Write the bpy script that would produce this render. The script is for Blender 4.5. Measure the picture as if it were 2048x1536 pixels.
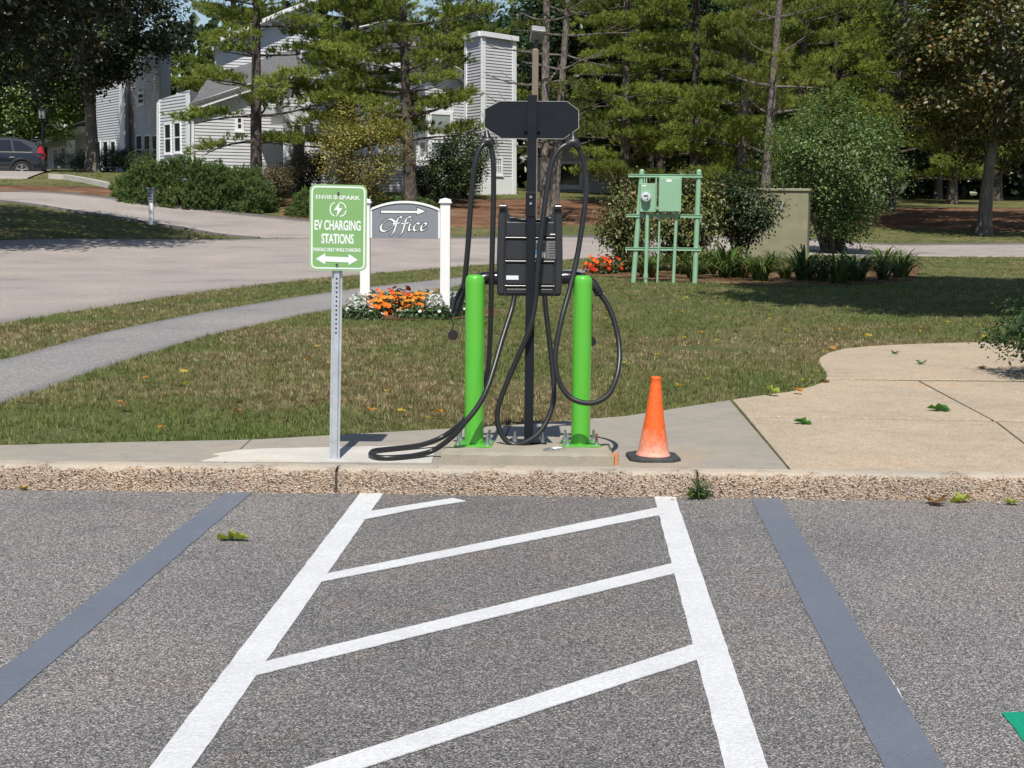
import bpy, math, random
import numpy as np
from mathutils import Vector, Matrix, noise as mnoise

for _o in list(bpy.data.objects):
    bpy.data.objects.remove(_o)
scene = bpy.context.scene
COL = scene.collection
rng = np.random.default_rng(7)
random.seed(7)

# ------------------------------------------------------------------ camera
FPX = 3076.0                      # focal length in photo pixels (2048 wide)
CAMZ = 1.52
PITCH = math.radians(6.75)
ROLL = math.radians(0.5)
camd = bpy.data.cameras.new('camera')
camd.sensor_width = 36.0
camd.lens = FPX / 2048.0 * 36.0
camd.clip_start = 0.05
camd.clip_end = 2000
cam = bpy.data.objects.new('camera', camd)
COL.objects.link(cam)
RM = Matrix.Rotation(math.radians(90) - PITCH, 3, 'X') @ Matrix.Rotation(ROLL, 3, 'Z')
cam.location = (0, 0, CAMZ)
cam.rotation_euler = RM.to_euler()
scene.camera = cam

# ------------------------------------------------------------------ sky, sun, exposure
SUN_EL = math.radians(57)
SUN_AZ = math.radians(2.0)        # light travels +Y, slightly to +X
world = bpy.data.worlds.new('World')
scene.world = world
world.use_nodes = True
wn = world.node_tree
sky = wn.nodes.new('ShaderNodeTexSky')
sky.sky_type = 'NISHITA'
sky.sun_disc = False
sky.sun_elevation = SUN_EL
sky.sun_rotation = math.radians(180)
sky.air_density = 1.0
sky.dust_density = 0.6
sky.ozone_density = 1.5
wn.nodes['Background'].inputs[1].default_value = 0.085
wn.links.new(sky.outputs[0], wn.nodes['Background'].inputs[0])
sund = bpy.data.lights.new('sun', 'SUN')
sund.energy = 4.6
sund.angle = math.radians(0.5)
sund.color = (1.0, 0.955, 0.88)
sun = bpy.data.objects.new('sun', sund)
COL.objects.link(sun)
_d = Vector((math.sin(SUN_AZ) * math.cos(SUN_EL), math.cos(SUN_AZ) * math.cos(SUN_EL), -math.sin(SUN_EL)))
sun.rotation_euler = _d.to_track_quat('-Z', 'Y').to_euler()
sun.location = (0, -10, 30)
vs = scene.view_settings
vs.view_transform = 'Standard'
vs.look = 'None'
vs.gamma = 1.0
vs.use_curve_mapping = False
vs.exposure = 0.33

# ------------------------------------------------------------------ survey helpers (where things stand)
def ray(px, py):
    return RM @ Vector(((px - 1024.0) / FPX, -(py - 768.0) / FPX, -1.0))
def G(px, py, z=0.0):
    d = ray(px, py); t = (z - CAMZ) / d.z
    return Vector((d.x * t, d.y * t, z))
def At(px, py, Y):
    d = ray(px, py); t = Y / d.y
    return Vector((d.x * t, Y, CAMZ + d.z * t))

PROF = [(-30, [(30, .12), (36, .5), (44, 1.25), (50, 1.8), (56, 2.3), (66, 2.75), (85, 3.2), (170, 4)]),
        (-16, [(31, .12), (37.5, .55), (44, 1.05), (50, 1.58), (54, 1.9), (66, 2.6), (85, 3.0), (170, 4)]),
        (-7, [(33, .12), (44, .46), (50, .95), (56, 1.5), (64, 2.0), (85, 2.6), (170, 3.5)]),
        (0, [(34, .12), (45, .42), (52, .95), (58, 1.4), (64, 1.8), (85, 2.3), (170, 3)]),
        (6, [(38, .12), (46, .33), (55, .95), (68, 1.8), (85, 2.2), (170, 3)]),
        (13, [(42, .12), (50, .19), (56, .38), (62, .95), (70, 1.5), (85, 2.0), (170, 3)]),
        (40, [(42, .12), (50, .19), (56, .38), (62, .9), (70, 1.4), (85, 1.9), (170, 3)])]
_px = np.array([p[0] for p in PROF], float)
def zt(x, y):
    x = np.asarray(x, float); y = np.asarray(y, float)
    x, y = np.broadcast_arrays(x, y)
    rows = np.stack([np.mean([np.interp(y + dy, [q[0] for q in pr], [q[1] for q in pr], left=.12) for dy in (-2, -1, 0, 1, 2)], axis=0) for _, pr in PROF])
    xi = np.clip(np.interp(x, _px, np.arange(len(_px))), 0, len(_px) - 1.001)
    i = xi.astype(int); f = xi - i
    f = f * f * (3 - 2 * f)
    a = np.take_along_axis(rows, i[None], 0)[0]; b = np.take_along_axis(rows, (i + 1)[None], 0)[0]
    return a * (1 - f) + b * f
def T(px, py):
    """the spot of ground the line of sight meets"""
    d = ray(px, py)
    ys = np.linspace(9, 110, 1600)
    xs = d.x / d.y * ys; zs = CAMZ + d.z / d.y * ys
    h = zs - zt(xs, ys)
    k = np.argmax(h < 0) if (h < 0).any() else len(ys) - 1
    y = ys[k]
    return Vector((xs[k], y, float(zt(xs[k], y))))
def ground(x, y):
    return float(zt(np.array([x]), np.array([y]))[0])

# ------------------------------------------------------------------ materials
MATS = {}
def _nodes(name):
    m = bpy.data.materials.new(name); m.use_nodes = True
    nt = m.node_tree
    MATS[name] = m
    return m, nt, nt.nodes['Principled BSDF']
def plain(name, col, rough=.5, metal=0., spec=.5, coat=0., var=.06, vscale=6., bump=0., bscale=60.):
    m, nt, b = _nodes(name)
    b.inputs['Roughness'].default_value = rough
    b.inputs['Metallic'].default_value = metal
    b.inputs['Specular IOR Level'].default_value = spec
    b.inputs['Coat Weight'].default_value = coat
    tc = nt.nodes.new('ShaderNodeTexCoord')
    n = nt.nodes.new('ShaderNodeTexNoise'); n.inputs['Scale'].default_value = vscale; n.inputs['Detail'].default_value = 5
    nt.links.new(tc.outputs['Object'], n.inputs['Vector'])
    r = nt.nodes.new('ShaderNodeValToRGB')
    r.color_ramp.elements[0].position = .3; r.color_ramp.elements[1].position = .7
    r.color_ramp.elements[0].color = tuple(max(0, c * (1 - var)) for c in col[:3]) + (1,)
    r.color_ramp.elements[1].color = tuple(min(1, c * (1 + var)) for c in col[:3]) + (1,)
    nt.links.new(n.outputs['Fac'], r.inputs['Fac'])
    nt.links.new(r.outputs['Color'], b.inputs['Base Color'])
    if bump:
        n2 = nt.nodes.new('ShaderNodeTexNoise'); n2.inputs['Scale'].default_value = bscale; n2.inputs['Detail'].default_value = 4
        nt.links.new(tc.outputs['Object'], n2.inputs['Vector'])
        bp = nt.nodes.new('ShaderNodeBump'); bp.inputs['Strength'].default_value = bump; bp.inputs['Distance'].default_value = .01
        nt.links.new(n2.outputs['Fac'], bp.inputs['Height']); nt.links.new(bp.outputs['Normal'], b.inputs['Normal'])
    return m
def ramp(nt, stops, interp='LINEAR'):
    r = nt.nodes.new('ShaderNodeValToRGB'); r.color_ramp.interpolation = interp
    e = r.color_ramp.elements
    while len(e) > 1: e.remove(e[0])
    e[0].position = stops[0][0]; e[0].color = tuple(stops[0][1]) + (1,)
    for p, c in stops[1:]:
        x = e.new(p); x.color = tuple(c) + (1,)
    return r
def tex(nt, kind, scale, detail=4, vec=None, rough=.55, feature=None):
    n = nt.nodes.new('ShaderNodeTexNoise' if kind == 'n' else 'ShaderNodeTexVoronoi')
    n.inputs['Scale'].default_value = scale
    if kind == 'n':
        n.inputs['Detail'].default_value = detail; n.inputs['Roughness'].default_value = rough
    elif feature:
        n.feature = feature
    if vec is not None: nt.links.new(vec, n.inputs['Vector'])
    return n
def mixc(nt, fac, a, b, mode='MIX'):
    m = nt.nodes.new('ShaderNodeMix'); m.data_type = 'RGBA'; m.blend_type = mode
    for s, v in ((m.inputs[0], fac), (m.inputs[6], a), (m.inputs[7], b)):
        if hasattr(v, 'is_output'): nt.links.new(v, s)
        elif isinstance(v, (int, float)): s.default_value = v
        else: s.default_value = tuple(v) + (1,)
    return m.outputs[2]
def bumpn(nt, bsdf, sources):
    prev = None
    for h, st, dist in sources:
        bp = nt.nodes.new('ShaderNodeBump'); bp.inputs['Strength'].default_value = st; bp.inputs['Distance'].default_value = dist
        nt.links.new(h, bp.inputs['Height'])
        if prev: nt.links.new(prev, bp.inputs['Normal'])
        prev = bp.outputs['Normal']
    nt.links.new(prev, bsdf.inputs['Normal'])

def asphalt(name, base, warm, speck=1.0, stone=130, patch=True, lanes=False):
    m, nt, b = _nodes(name)
    tc = nt.nodes.new('ShaderNodeTexCoord'); v = tc.outputs['Object']
    vo = tex(nt, 'v', stone, vec=v)
    sep = nt.nodes.new('ShaderNodeSeparateColor'); nt.links.new(vo.outputs['Color'], sep.inputs['Color'])
    k = speck
    st = ramp(nt, [(0., [c * (1 - .62 * k) for c in base]), (.35, [c * (1 - .2 * k) for c in base]), (.65, [c * (1 + .2 * k) for c in base]),
                   (.85, [c * (1 + .75 * k) for c in warm]), (1., [c * (1 + 1.7 * k) for c in warm])])
    nt.links.new(sep.outputs[0], st.inputs['Fac'])
    vo2 = tex(nt, 'v', stone * 2.3, vec=v)
    sep2 = nt.nodes.new('ShaderNodeSeparateColor'); nt.links.new(vo2.outputs['Color'], sep2.inputs['Color'])
    st2 = ramp(nt, [(0., [.45] * 3), (.5, [.95] * 3), (1., [1.5] * 3)])
    nt.links.new(sep2.outputs[0], st2.inputs['Fac'])
    c = mixc(nt, .55 * k, st.outputs['Color'], st2.outputs['Color'], 'MULTIPLY')
    big = tex(nt, 'n', .55, 5, v)
    bg = ramp(nt, [(.28, [.74, .745, .77]), (.45, [.97, .97, .98]), (.56, [1.02, 1.01, 1]), (.74, [1.2, 1.15, 1.1])]); nt.links.new(big.outputs['Fac'], bg.inputs['Fac'])
    c = mixc(nt, 1., c, bg.outputs['Color'], 'MULTIPLY')
    if patch:
        mid = tex(nt, 'n', 2.4, 6, v, .65)
        mg = ramp(nt, [(.58, [1, 1, 1]), (.72, [1.22, 1.03, .88])]); nt.links.new(mid.outputs['Fac'], mg.inputs['Fac'])
        c = mixc(nt, .8, c, mg.outputs['Color'], 'MULTIPLY')
    if lanes:      # the hatched strip between the bays is driven over less and stays cleaner and darker; a few oil drips in the bays
        sx = nt.nodes.new('ShaderNodeSeparateXYZ'); nt.links.new(v, sx.inputs[0])
        w = tex(nt, 'n', 1.1, 4, v)
        ab = nt.nodes.new('ShaderNodeMath'); ab.operation = 'ABSOLUTE'; nt.links.new(sx.outputs['X'], ab.inputs[0])
        ad = nt.nodes.new('ShaderNodeMath'); ad.operation = 'MULTIPLY_ADD'; ad.inputs[1].default_value = .9; nt.links.new(w.outputs['Fac'], ad.inputs[0]); nt.links.new(ab.outputs[0], ad.inputs[2])
        lr = ramp(nt, [(.0, [.86, .855, .86]), (.95, [.9, .895, .9])]); lr.color_ramp.elements.new(1.0).color = (1, 1, 1, 1)
        mr = nt.nodes.new('ShaderNodeMapRange'); mr.inputs[1].default_value = .95; mr.inputs[2].default_value = 1.75; mr.inputs[3].default_value = .87; mr.inputs[4].default_value = 1.07
        nt.links.new(ad.outputs[0], mr.inputs[0])
        cb_ = nt.nodes.new('ShaderNodeCombineColor')
        for q in range(3): nt.links.new(mr.outputs[0], cb_.inputs[q])
        c = mixc(nt, 1., c, cb_.outputs[0], 'MULTIPLY')
        oil = tex(nt, 'n', 1.9, 3, v, .5); orr = ramp(nt, [(.66, [1, 1, 1]), (.74, [.72, .73, .76])]); nt.links.new(oil.outputs['Fac'], orr.inputs['Fac'])
        c = mixc(nt, 1., c, orr.outputs['Color'], 'MULTIPLY')
    nt.links.new(c, b.inputs['Base Color'])
    b.inputs['Roughness'].default_value = .82; b.inputs['Specular IOR Level'].default_value = .35
    bumpn(nt, b, [(vo.outputs['Distance'], .9, .006), (vo2.outputs['Distance'], .5, .003)])
    return m
asphalt('lot_asphalt', (.176, .167, .162), (.205, .193, .183), 1.08, 205, lanes=True)
asphalt('road_asphalt', (.30, .266, .242), (.315, .28, .255), .35, 90)
asphalt('berm_asphalt', (.10, .095, .092), (.12, .115, .11), .5, 100)
asphalt('path_asphalt', (.225, .217, .207), (.24, .23, .222), .45, 100)

def concrete(name, base, grain=.25, stain=(1.1, .98, .85), pebble=0.):
    m, nt, b = _nodes(name)
    tc = nt.nodes.new('ShaderNodeTexCoord'); v = tc.outputs['Object']
    n1 = tex(nt, 'n', 260, 3, v); n2 = tex(nt, 'n', 1.6, 6, v, .6); n3 = tex(nt, 'n', 7, 6, v, .7)
    r1 = ramp(nt, [(.25, [1 - grain] * 3), (.75, [1 + grain] * 3)]); nt.links.new(n1.outputs['Fac'], r1.inputs['Fac'])
    r2 = ramp(nt, [(.3, [.86, .87, .88]), (.55, [1, 1, 1]), (.75, stain)]); nt.links.new(n2.outputs['Fac'], r2.inputs['Fac'])
    r3 = ramp(nt, [(.3, [.78, .785, .8]), (.45, [.97] * 3), (.65, [1.08, 1.07, 1.05])]); nt.links.new(n3.outputs['Fac'], r3.inputs['Fac'])
    c = mixc(nt, 1., base, r1.outputs['Color'], 'MULTIPLY')
    c = mixc(nt, 1., c, r2.outputs['Color'], 'MULTIPLY')
    c = mixc(nt, .8, c, r3.outputs['Color'], 'MULTIPLY')
    if pebble:
        vo = tex(nt, 'v', 150, vec=v); sp = nt.nodes.new('ShaderNodeSeparateColor'); nt.links.new(vo.outputs['Color'], sp.inputs['Color'])
        rp = ramp(nt, [(0, [1 - pebble] * 3), (.5, [1, 1, 1]), (1, [1 + pebble] * 3)]); nt.links.new(sp.outputs[0], rp.inputs['Fac'])
        c = mixc(nt, 1., c, rp.outputs['Color'], 'MULTIPLY')
    nt.links.new(c, b.inputs['Base Color'])
    b.inputs['Roughness'].default_value = .85; b.inputs['Specular IOR Level'].default_value = .3
    bumpn(nt, b, [(n1.outputs['Fac'], .35, .003), (n3.outputs['Fac'], .25, .01)])
    return m
concrete('grey_concrete', (.285, .258, .218))
concrete('pale_concrete', (.5, .475, .43), .15)
concrete('tan_concrete', (.385, .312, .228), .2, (1.06, .98, .9), .28)
concrete('pad_concrete', (.32, .285, .225), .3, (1.1, 1.0, .82))

def kerb_mat():
    m, nt, b = _nodes('kerb_aggregate')
    tc = nt.nodes.new('ShaderNodeTexCoord'); v = tc.outputs['Object']
    vo = tex(nt, 'v', 125, vec=v); sp = nt.nodes.new('ShaderNodeSeparateColor'); nt.links.new(vo.outputs['Color'], sp.inputs['Color'])
    st = ramp(nt, [(0, (.03, .026, .024)), (.12, (.17, .12, .085)), (.3, (.31, .22, .155)), (.5, (.385, .3, .22)), (.7, (.44, .375, .295)), (.88, (.5, .44, .36)), (1, (.2, .19, .18))])
    nt.links.new(sp.outputs[0], st.inputs['Fac'])
    geo = nt.nodes.new('ShaderNodeSeparateXYZ'); nt.links.new(v, geo.inputs[0])
    # the worn cement skin left near the top edge
    n = tex(nt, 'n', 5.5, 7, v, .7)
    ma = nt.nodes.new('ShaderNodeMath'); ma.operation = 'MULTIPLY_ADD'; ma.inputs[1].default_value = 7.5; ma.inputs[2].default_value = -.86
    nt.links.new(geo.outputs['Z'], ma.inputs[0])
    ad = nt.nodes.new('ShaderNodeMath'); ad.operation = 'ADD'; nt.links.new(ma.outputs[0], ad.inputs[0]); nt.links.new(n.outputs['Fac'], ad.inputs[1])
    rr = ramp(nt, [(.50, (0, 0, 0)), (.58, (1, 1, 1))]); nt.links.new(ad.outputs[0], rr.inputs['Fac'])
    c = mixc(nt, rr.outputs['Color'], st.outputs['Color'], (.46, .42, .35))
    n2 = tex(nt, 'n', 2.2, 5, v); r2 = ramp(nt, [(.3, (.86, .85, .85)), (.6, (1.08, 1.0, .94))]); nt.links.new(n2.outputs['Fac'], r2.inputs['Fac'])
    c = mixc(nt, 1., c, r2.outputs['Color'], 'MULTIPLY')
    nt.links.new(c, b.inputs['Base Color']); b.inputs['Roughness'].default_value = .88
    bumpn(nt, b, [(vo.outputs['Distance'], .9, .009)])
kerb_mat()

def paint(name, col, rough, wear, wearcol, grain=.07):
    m, nt, b = _nodes(name)
    tc = nt.nodes.new('ShaderNodeTexCoord'); v = tc.outputs['Object']
    vo = tex(nt, 'v', 125, vec=v); n = tex(nt, 'n', 140, 3, v); n2 = tex(nt, 'n', 3, 6, v, .7)
    sp = nt.nodes.new('ShaderNodeSeparateColor'); nt.links.new(vo.outputs['Color'], sp.inputs['Color'])
    r = ramp(nt, [(0, [1 - grain * 2] * 3), (1, [1 + grain] * 3)]); nt.links.new(sp.outputs[0], r.inputs['Fac'])
    c = mixc(nt, 1., col, r.outputs['Color'], 'MULTIPLY')
    r2 = ramp(nt, [(.35, [.93] * 3), (.6, [1.03] * 3)]); nt.links.new(n2.outputs['Fac'], r2.inputs['Fac'])
    c = mixc(nt, 1., c, r2.outputs['Color'], 'MULTIPLY')
    r3 = ramp(nt, [(.69 - wear, (0, 0, 0)), (.76 - wear, (1, 1, 1))]); nt.links.new(n.outputs['Fac'], r3.inputs['Fac'])
    c = mixc(nt, r3.outputs['Color'], c, wearcol)
    nt.links.new(c, b.inputs['Base Color']); b.inputs['Roughness'].default_value = rough
    bumpn(nt, b, [(vo.outputs['Distance'], .5, .004)])
paint('white_paint', (.57, .575, .58), .6, .025, (.45, .45, .45))
paint('grey_paint', (.132, .148, .18), .5, -.03, (.25, .26, .28), .04)
paint('green_paint', (.0, .25, .145), .6, .0, (.1, .2, .15))

def lawn_mat():
    m, nt, b = _nodes('lawn_soil')
    tc = nt.nodes.new('ShaderNodeTexCoord'); v = tc.outputs['Object']
    n1 = tex(nt, 'n', .8, 6, v, .65); n2 = tex(nt, 'n', 28, 5, v, .7); n3 = tex(nt, 'n', .23, 4, v)
    r1 = ramp(nt, [(.3, (.085, .105, .032)), (.5, (.12, .13, .05)), (.63, (.18, .155, .078)), (.78, (.25, .185, .11))])
    nt.links.new(n1.outputs['Fac'], r1.inputs['Fac'])
    r2 = ramp(nt, [(.3, [.5] * 3), (.7, [1.35] * 3)]); nt.links.new(n2.outputs['Fac'], r2.inputs['Fac'])
    c = mixc(nt, 1., r1.outputs['Color'], r2.outputs['Color'], 'MULTIPLY')
    nt.links.new(c, b.inputs['Base Color']); b.inputs['Roughness'].default_value = .95; b.inputs['Specular IOR Level'].default_value = .1
    bumpn(nt, b, [(n2.outputs['Fac'], .8, .05)])
lawn_mat()
def mulch_mat():
    m, nt, b = _nodes('mulch')
    tc = nt.nodes.new('ShaderNodeTexCoord'); v = tc.outputs['Object']
    n1 = tex(nt, 'n', 1.3, 6, v, .7); n2 = tex(nt, 'n', 40, 4, v, .7)
    r1 = ramp(nt, [(.3, (.11, .058, .034)), (.5, (.18, .095, .056)), (.7, (.27, .18, .11))]); nt.links.new(n1.outputs['Fac'], r1.inputs['Fac'])
    r2 = ramp(nt, [(.3, [.5] * 3), (.7, [1.4] * 3)]); nt.links.new(n2.outputs['Fac'], r2.inputs['Fac'])
    c = mixc(nt, 1., r1.outputs['Color'], r2.outputs['Color'], 'MULTIPLY')
    nt.links.new(c, b.inputs['Base Color']); b.inputs['Roughness'].default_value = .95; b.inputs['Specular IOR Level'].default_value = .1
    bumpn(nt, b, [(n2.outputs['Fac'], .8, .05)])
mulch_mat()
def leafmat(name, rough=.5, trans=.25, spec=.4):
    m, nt, b = _nodes(name)
    at = nt.nodes.new('ShaderNodeAttribute'); at.attribute_name = 'Col'
    nt.links.new(at.outputs['Color'], b.inputs['Base Color'])
    b.inputs['Roughness'].default_value = rough; b.inputs['Specular IOR Level'].default_value = spec
    tr = nt.nodes.new('ShaderNodeBsdfTranslucent')
    nt.links.new(mixc(nt, 1., at.outputs['Color'], (1.25, 1.35, .7), 'MULTIPLY'), tr.inputs['Color'])
    mx = nt.nodes.new('ShaderNodeMixShader'); mx.inputs[0].default_value = trans
    nt.links.new(b.outputs[0], mx.inputs[1]); nt.links.new(tr.outputs[0], mx.inputs[2])
    nt.links.new(mx.outputs[0], nt.nodes['Material Output'].inputs['Surface'])
leafmat('needle', .6, .28, .25)
leafmat('leaf', .42, .25, .45)
leafmat('glossy_leaf', .42, .18, .4)
leafmat('grass_blade', .6, .25, .25)
leafmat('petal', .6, .3, .3)
def bark(name, a, b2, sc=5):
    m, nt, b = _nodes(name)
    tc = nt.nodes.new('ShaderNodeTexCoord')
    mp = nt.nodes.new('ShaderNodeMapping'); mp.inputs['Scale'].default_value = (1, 1, .28)
    nt.links.new(tc.outputs['Object'], mp.inputs[0])
    n = tex(nt, 'n', sc, 7, mp.outputs[0], .7); n2 = tex(nt, 'v', sc * 3.5, vec=mp.outputs[0])
    r = ramp(nt, [(.3, a), (.68, b2)]); nt.links.new(n.outputs['Fac'], r.inputs['Fac'])
    nt.links.new(r.outputs['Color'], b.inputs['Base Color']); b.inputs['Roughness'].default_value = .9
    bumpn(nt, b, [(n2.outputs['Distance'], .9, .06), (n.outputs['Fac'], .6, .03)])
bark('pine_bark', (.03, .024, .02), (.125, .1, .083))
bark('pale_bark', (.065, .055, .047), (.215, .18, .155))
bark('maple_bark', (.055, .05, .042), (.2, .175, .15))
bark('twig_bark', (.06, .05, .04), (.16, .135, .11), 12)

plain('bollard_green', (.09, .42, .035), .28, coat=.5, var=.02)
plain('black_metal', (.009, .011, .015), .5, spec=.25, var=.15, vscale=20)
plain('black_plastic', (.024, .026, .03), .36, var=.1, bump=.06, bscale=500)
plain('gloss_plastic', (.014, .015, .017), .22, var=.08)
plain('cable_rubber', (.016, .016, .017), .38, var=.1)
plain('galvanized', (.55, .58, .61), .45, .55, var=.12, vscale=14, bump=.04)
plain('zinc_bolt', (.5, .52, .53), .35, .9, var=.15)
plain('rust', (.16, .075, .04), .85, var=.4, vscale=40)
plain('dark_hole', (.012, .012, .012), .9)
plain('edge_metal', (.42, .44, .4), .4, .6)
plain('sign_green', (.195, .37, .13), .5, var=.02)
plain('sign_border_green', (.27, .45, .2), .45, var=.02)
plain('sign_print', (.72, .76, .72), .5, var=.02)
plain('vinyl_white', (.78, .78, .775), .4, var=.025, vscale=9)
plain('sign_grey', (.21, .225, .25), .55, var=.03)
plain('ink_black', (.02, .02, .022), .6)
plain('sticker_white', (.7, .72, .72), .5, var=.03)
plain('sticker_grey', (.09, .085, .085), .5, var=.1)
plain('sticker_blue', (.05, .3, .6), .5, var=.1)
plain('utility_green', (.245, .42, .275), .42, var=.05, vscale=4)
plain('cabinet_green', (.225, .215, .135), .5, var=.12, vscale=3)
plain('meter_glass', (.55, .58, .6), .15, var=.2, vscale=40)
plain('house_siding', (.53, .535, .555), .6, var=.05, vscale=1.5)
plain('house_trim', (.78, .79, .80), .55, var=.04, vscale=2)
plain('roof_shingle', (.11, .108, .112), .9, var=.3, vscale=9, bump=.5, bscale=30)
plain('window_glass', (.02, .024, .028), .08, spec=.8, var=.3)
plain('window_blind', (.26, .3, .28), .25, var=.12, vscale=3)
plain('door_and_shade_grey', (.1, .105, .11), .5)  # entry door, and the painted shade of the balcony opening
plain('lamp_brown', (.19, .145, .115), .6, var=.1)
plain('lamp_grey', (.3, .3, .3), .4, .3, var=.06)
plain('lamp_lens', (.17, .17, .165), .3, var=.2, vscale=12)
plain('car_paint', (.008, .012, .02), .3, .3, coat=1.0, var=.03)
plain('car_trim', (.014, .015, .016), .6)
plain('car_glass', (.008, .010, .014), .05, spec=.8)
plain('tyre', (.016, .016, .017), .85)
plain('alloy', (.5, .51, .52), .25, .85)
plain('tail_red', (.4, .01, .015), .15, coat=.8)
plain('chrome', (.7, .71, .72), .15, 1.)
plain('post_grey', (.22, .235, .26), .6, var=.1)
plain('stone_grey', (.2, .19, .18), .9, var=.3, vscale=8, bump=.6, bscale=20)
plain('pebble_tan', (.4, .34, .25), .85, var=.2, bump=.4)
plain('joint_dirt', (.075, .065, .055), .95, var=.3, vscale=30)
plain('conduit_orange', (.55, .2, .09), .7, var=.3, vscale=60)
plain('cone_base_rubber', (.035, .036, .038), .7, var=.35, vscale=25, bump=.3)
plain('leaf_litter', (.25, .16, .07), .8, var=.4, vscale=30)
def cone_mat():
    m, nt, b = _nodes('cone_orange')
    tc = nt.nodes.new('ShaderNodeTexCoord'); v = tc.outputs['Object']
    sx = nt.nodes.new('ShaderNodeSeparateXYZ'); nt.links.new(v, sx.inputs[0])
    n = tex(nt, 'n', 13, 8, v, .75); n2 = tex(nt, 'n', 60, 4, v)
    ma = nt.nodes.new('ShaderNodeMath'); ma.operation = 'MULTIPLY_ADD'; ma.inputs[1].default_value = -2.6; ma.inputs[2].default_value = .57
    nt.links.new(sx.outputs['Z'], ma.inputs[0])
    ad = nt.nodes.new('ShaderNodeMath'); ad.operation = 'ADD'; nt.links.new(ma.outputs[0], ad.inputs[0]); nt.links.new(n.outputs['Fac'], ad.inputs[1])
    r = ramp(nt, [(.62, (0, 0, 0)), (1.2, (.75, .75, .75))]); nt.links.new(ad.outputs[0], r.inputs['Fac'])
    c = mixc(nt, r.outputs['Color'], (.78, .12, .016), (.72, .42, .32))     # scuffed, bleached towards the foot
    r2 = ramp(nt, [(.3, [.74, .70, .68]), (.5, [.98] * 3), (.7, [1.05] * 3)]); nt.links.new(n2.outputs['Fac'], r2.inputs['Fac'])
    c = mixc(nt, 1., c, r2.outputs['Color'], 'MULTIPLY')
    nt.links.new(c, b.inputs['Base Color']); b.inputs['Roughness'].default_value = .5
cone_mat()
def pole_mat():
    pass

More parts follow.
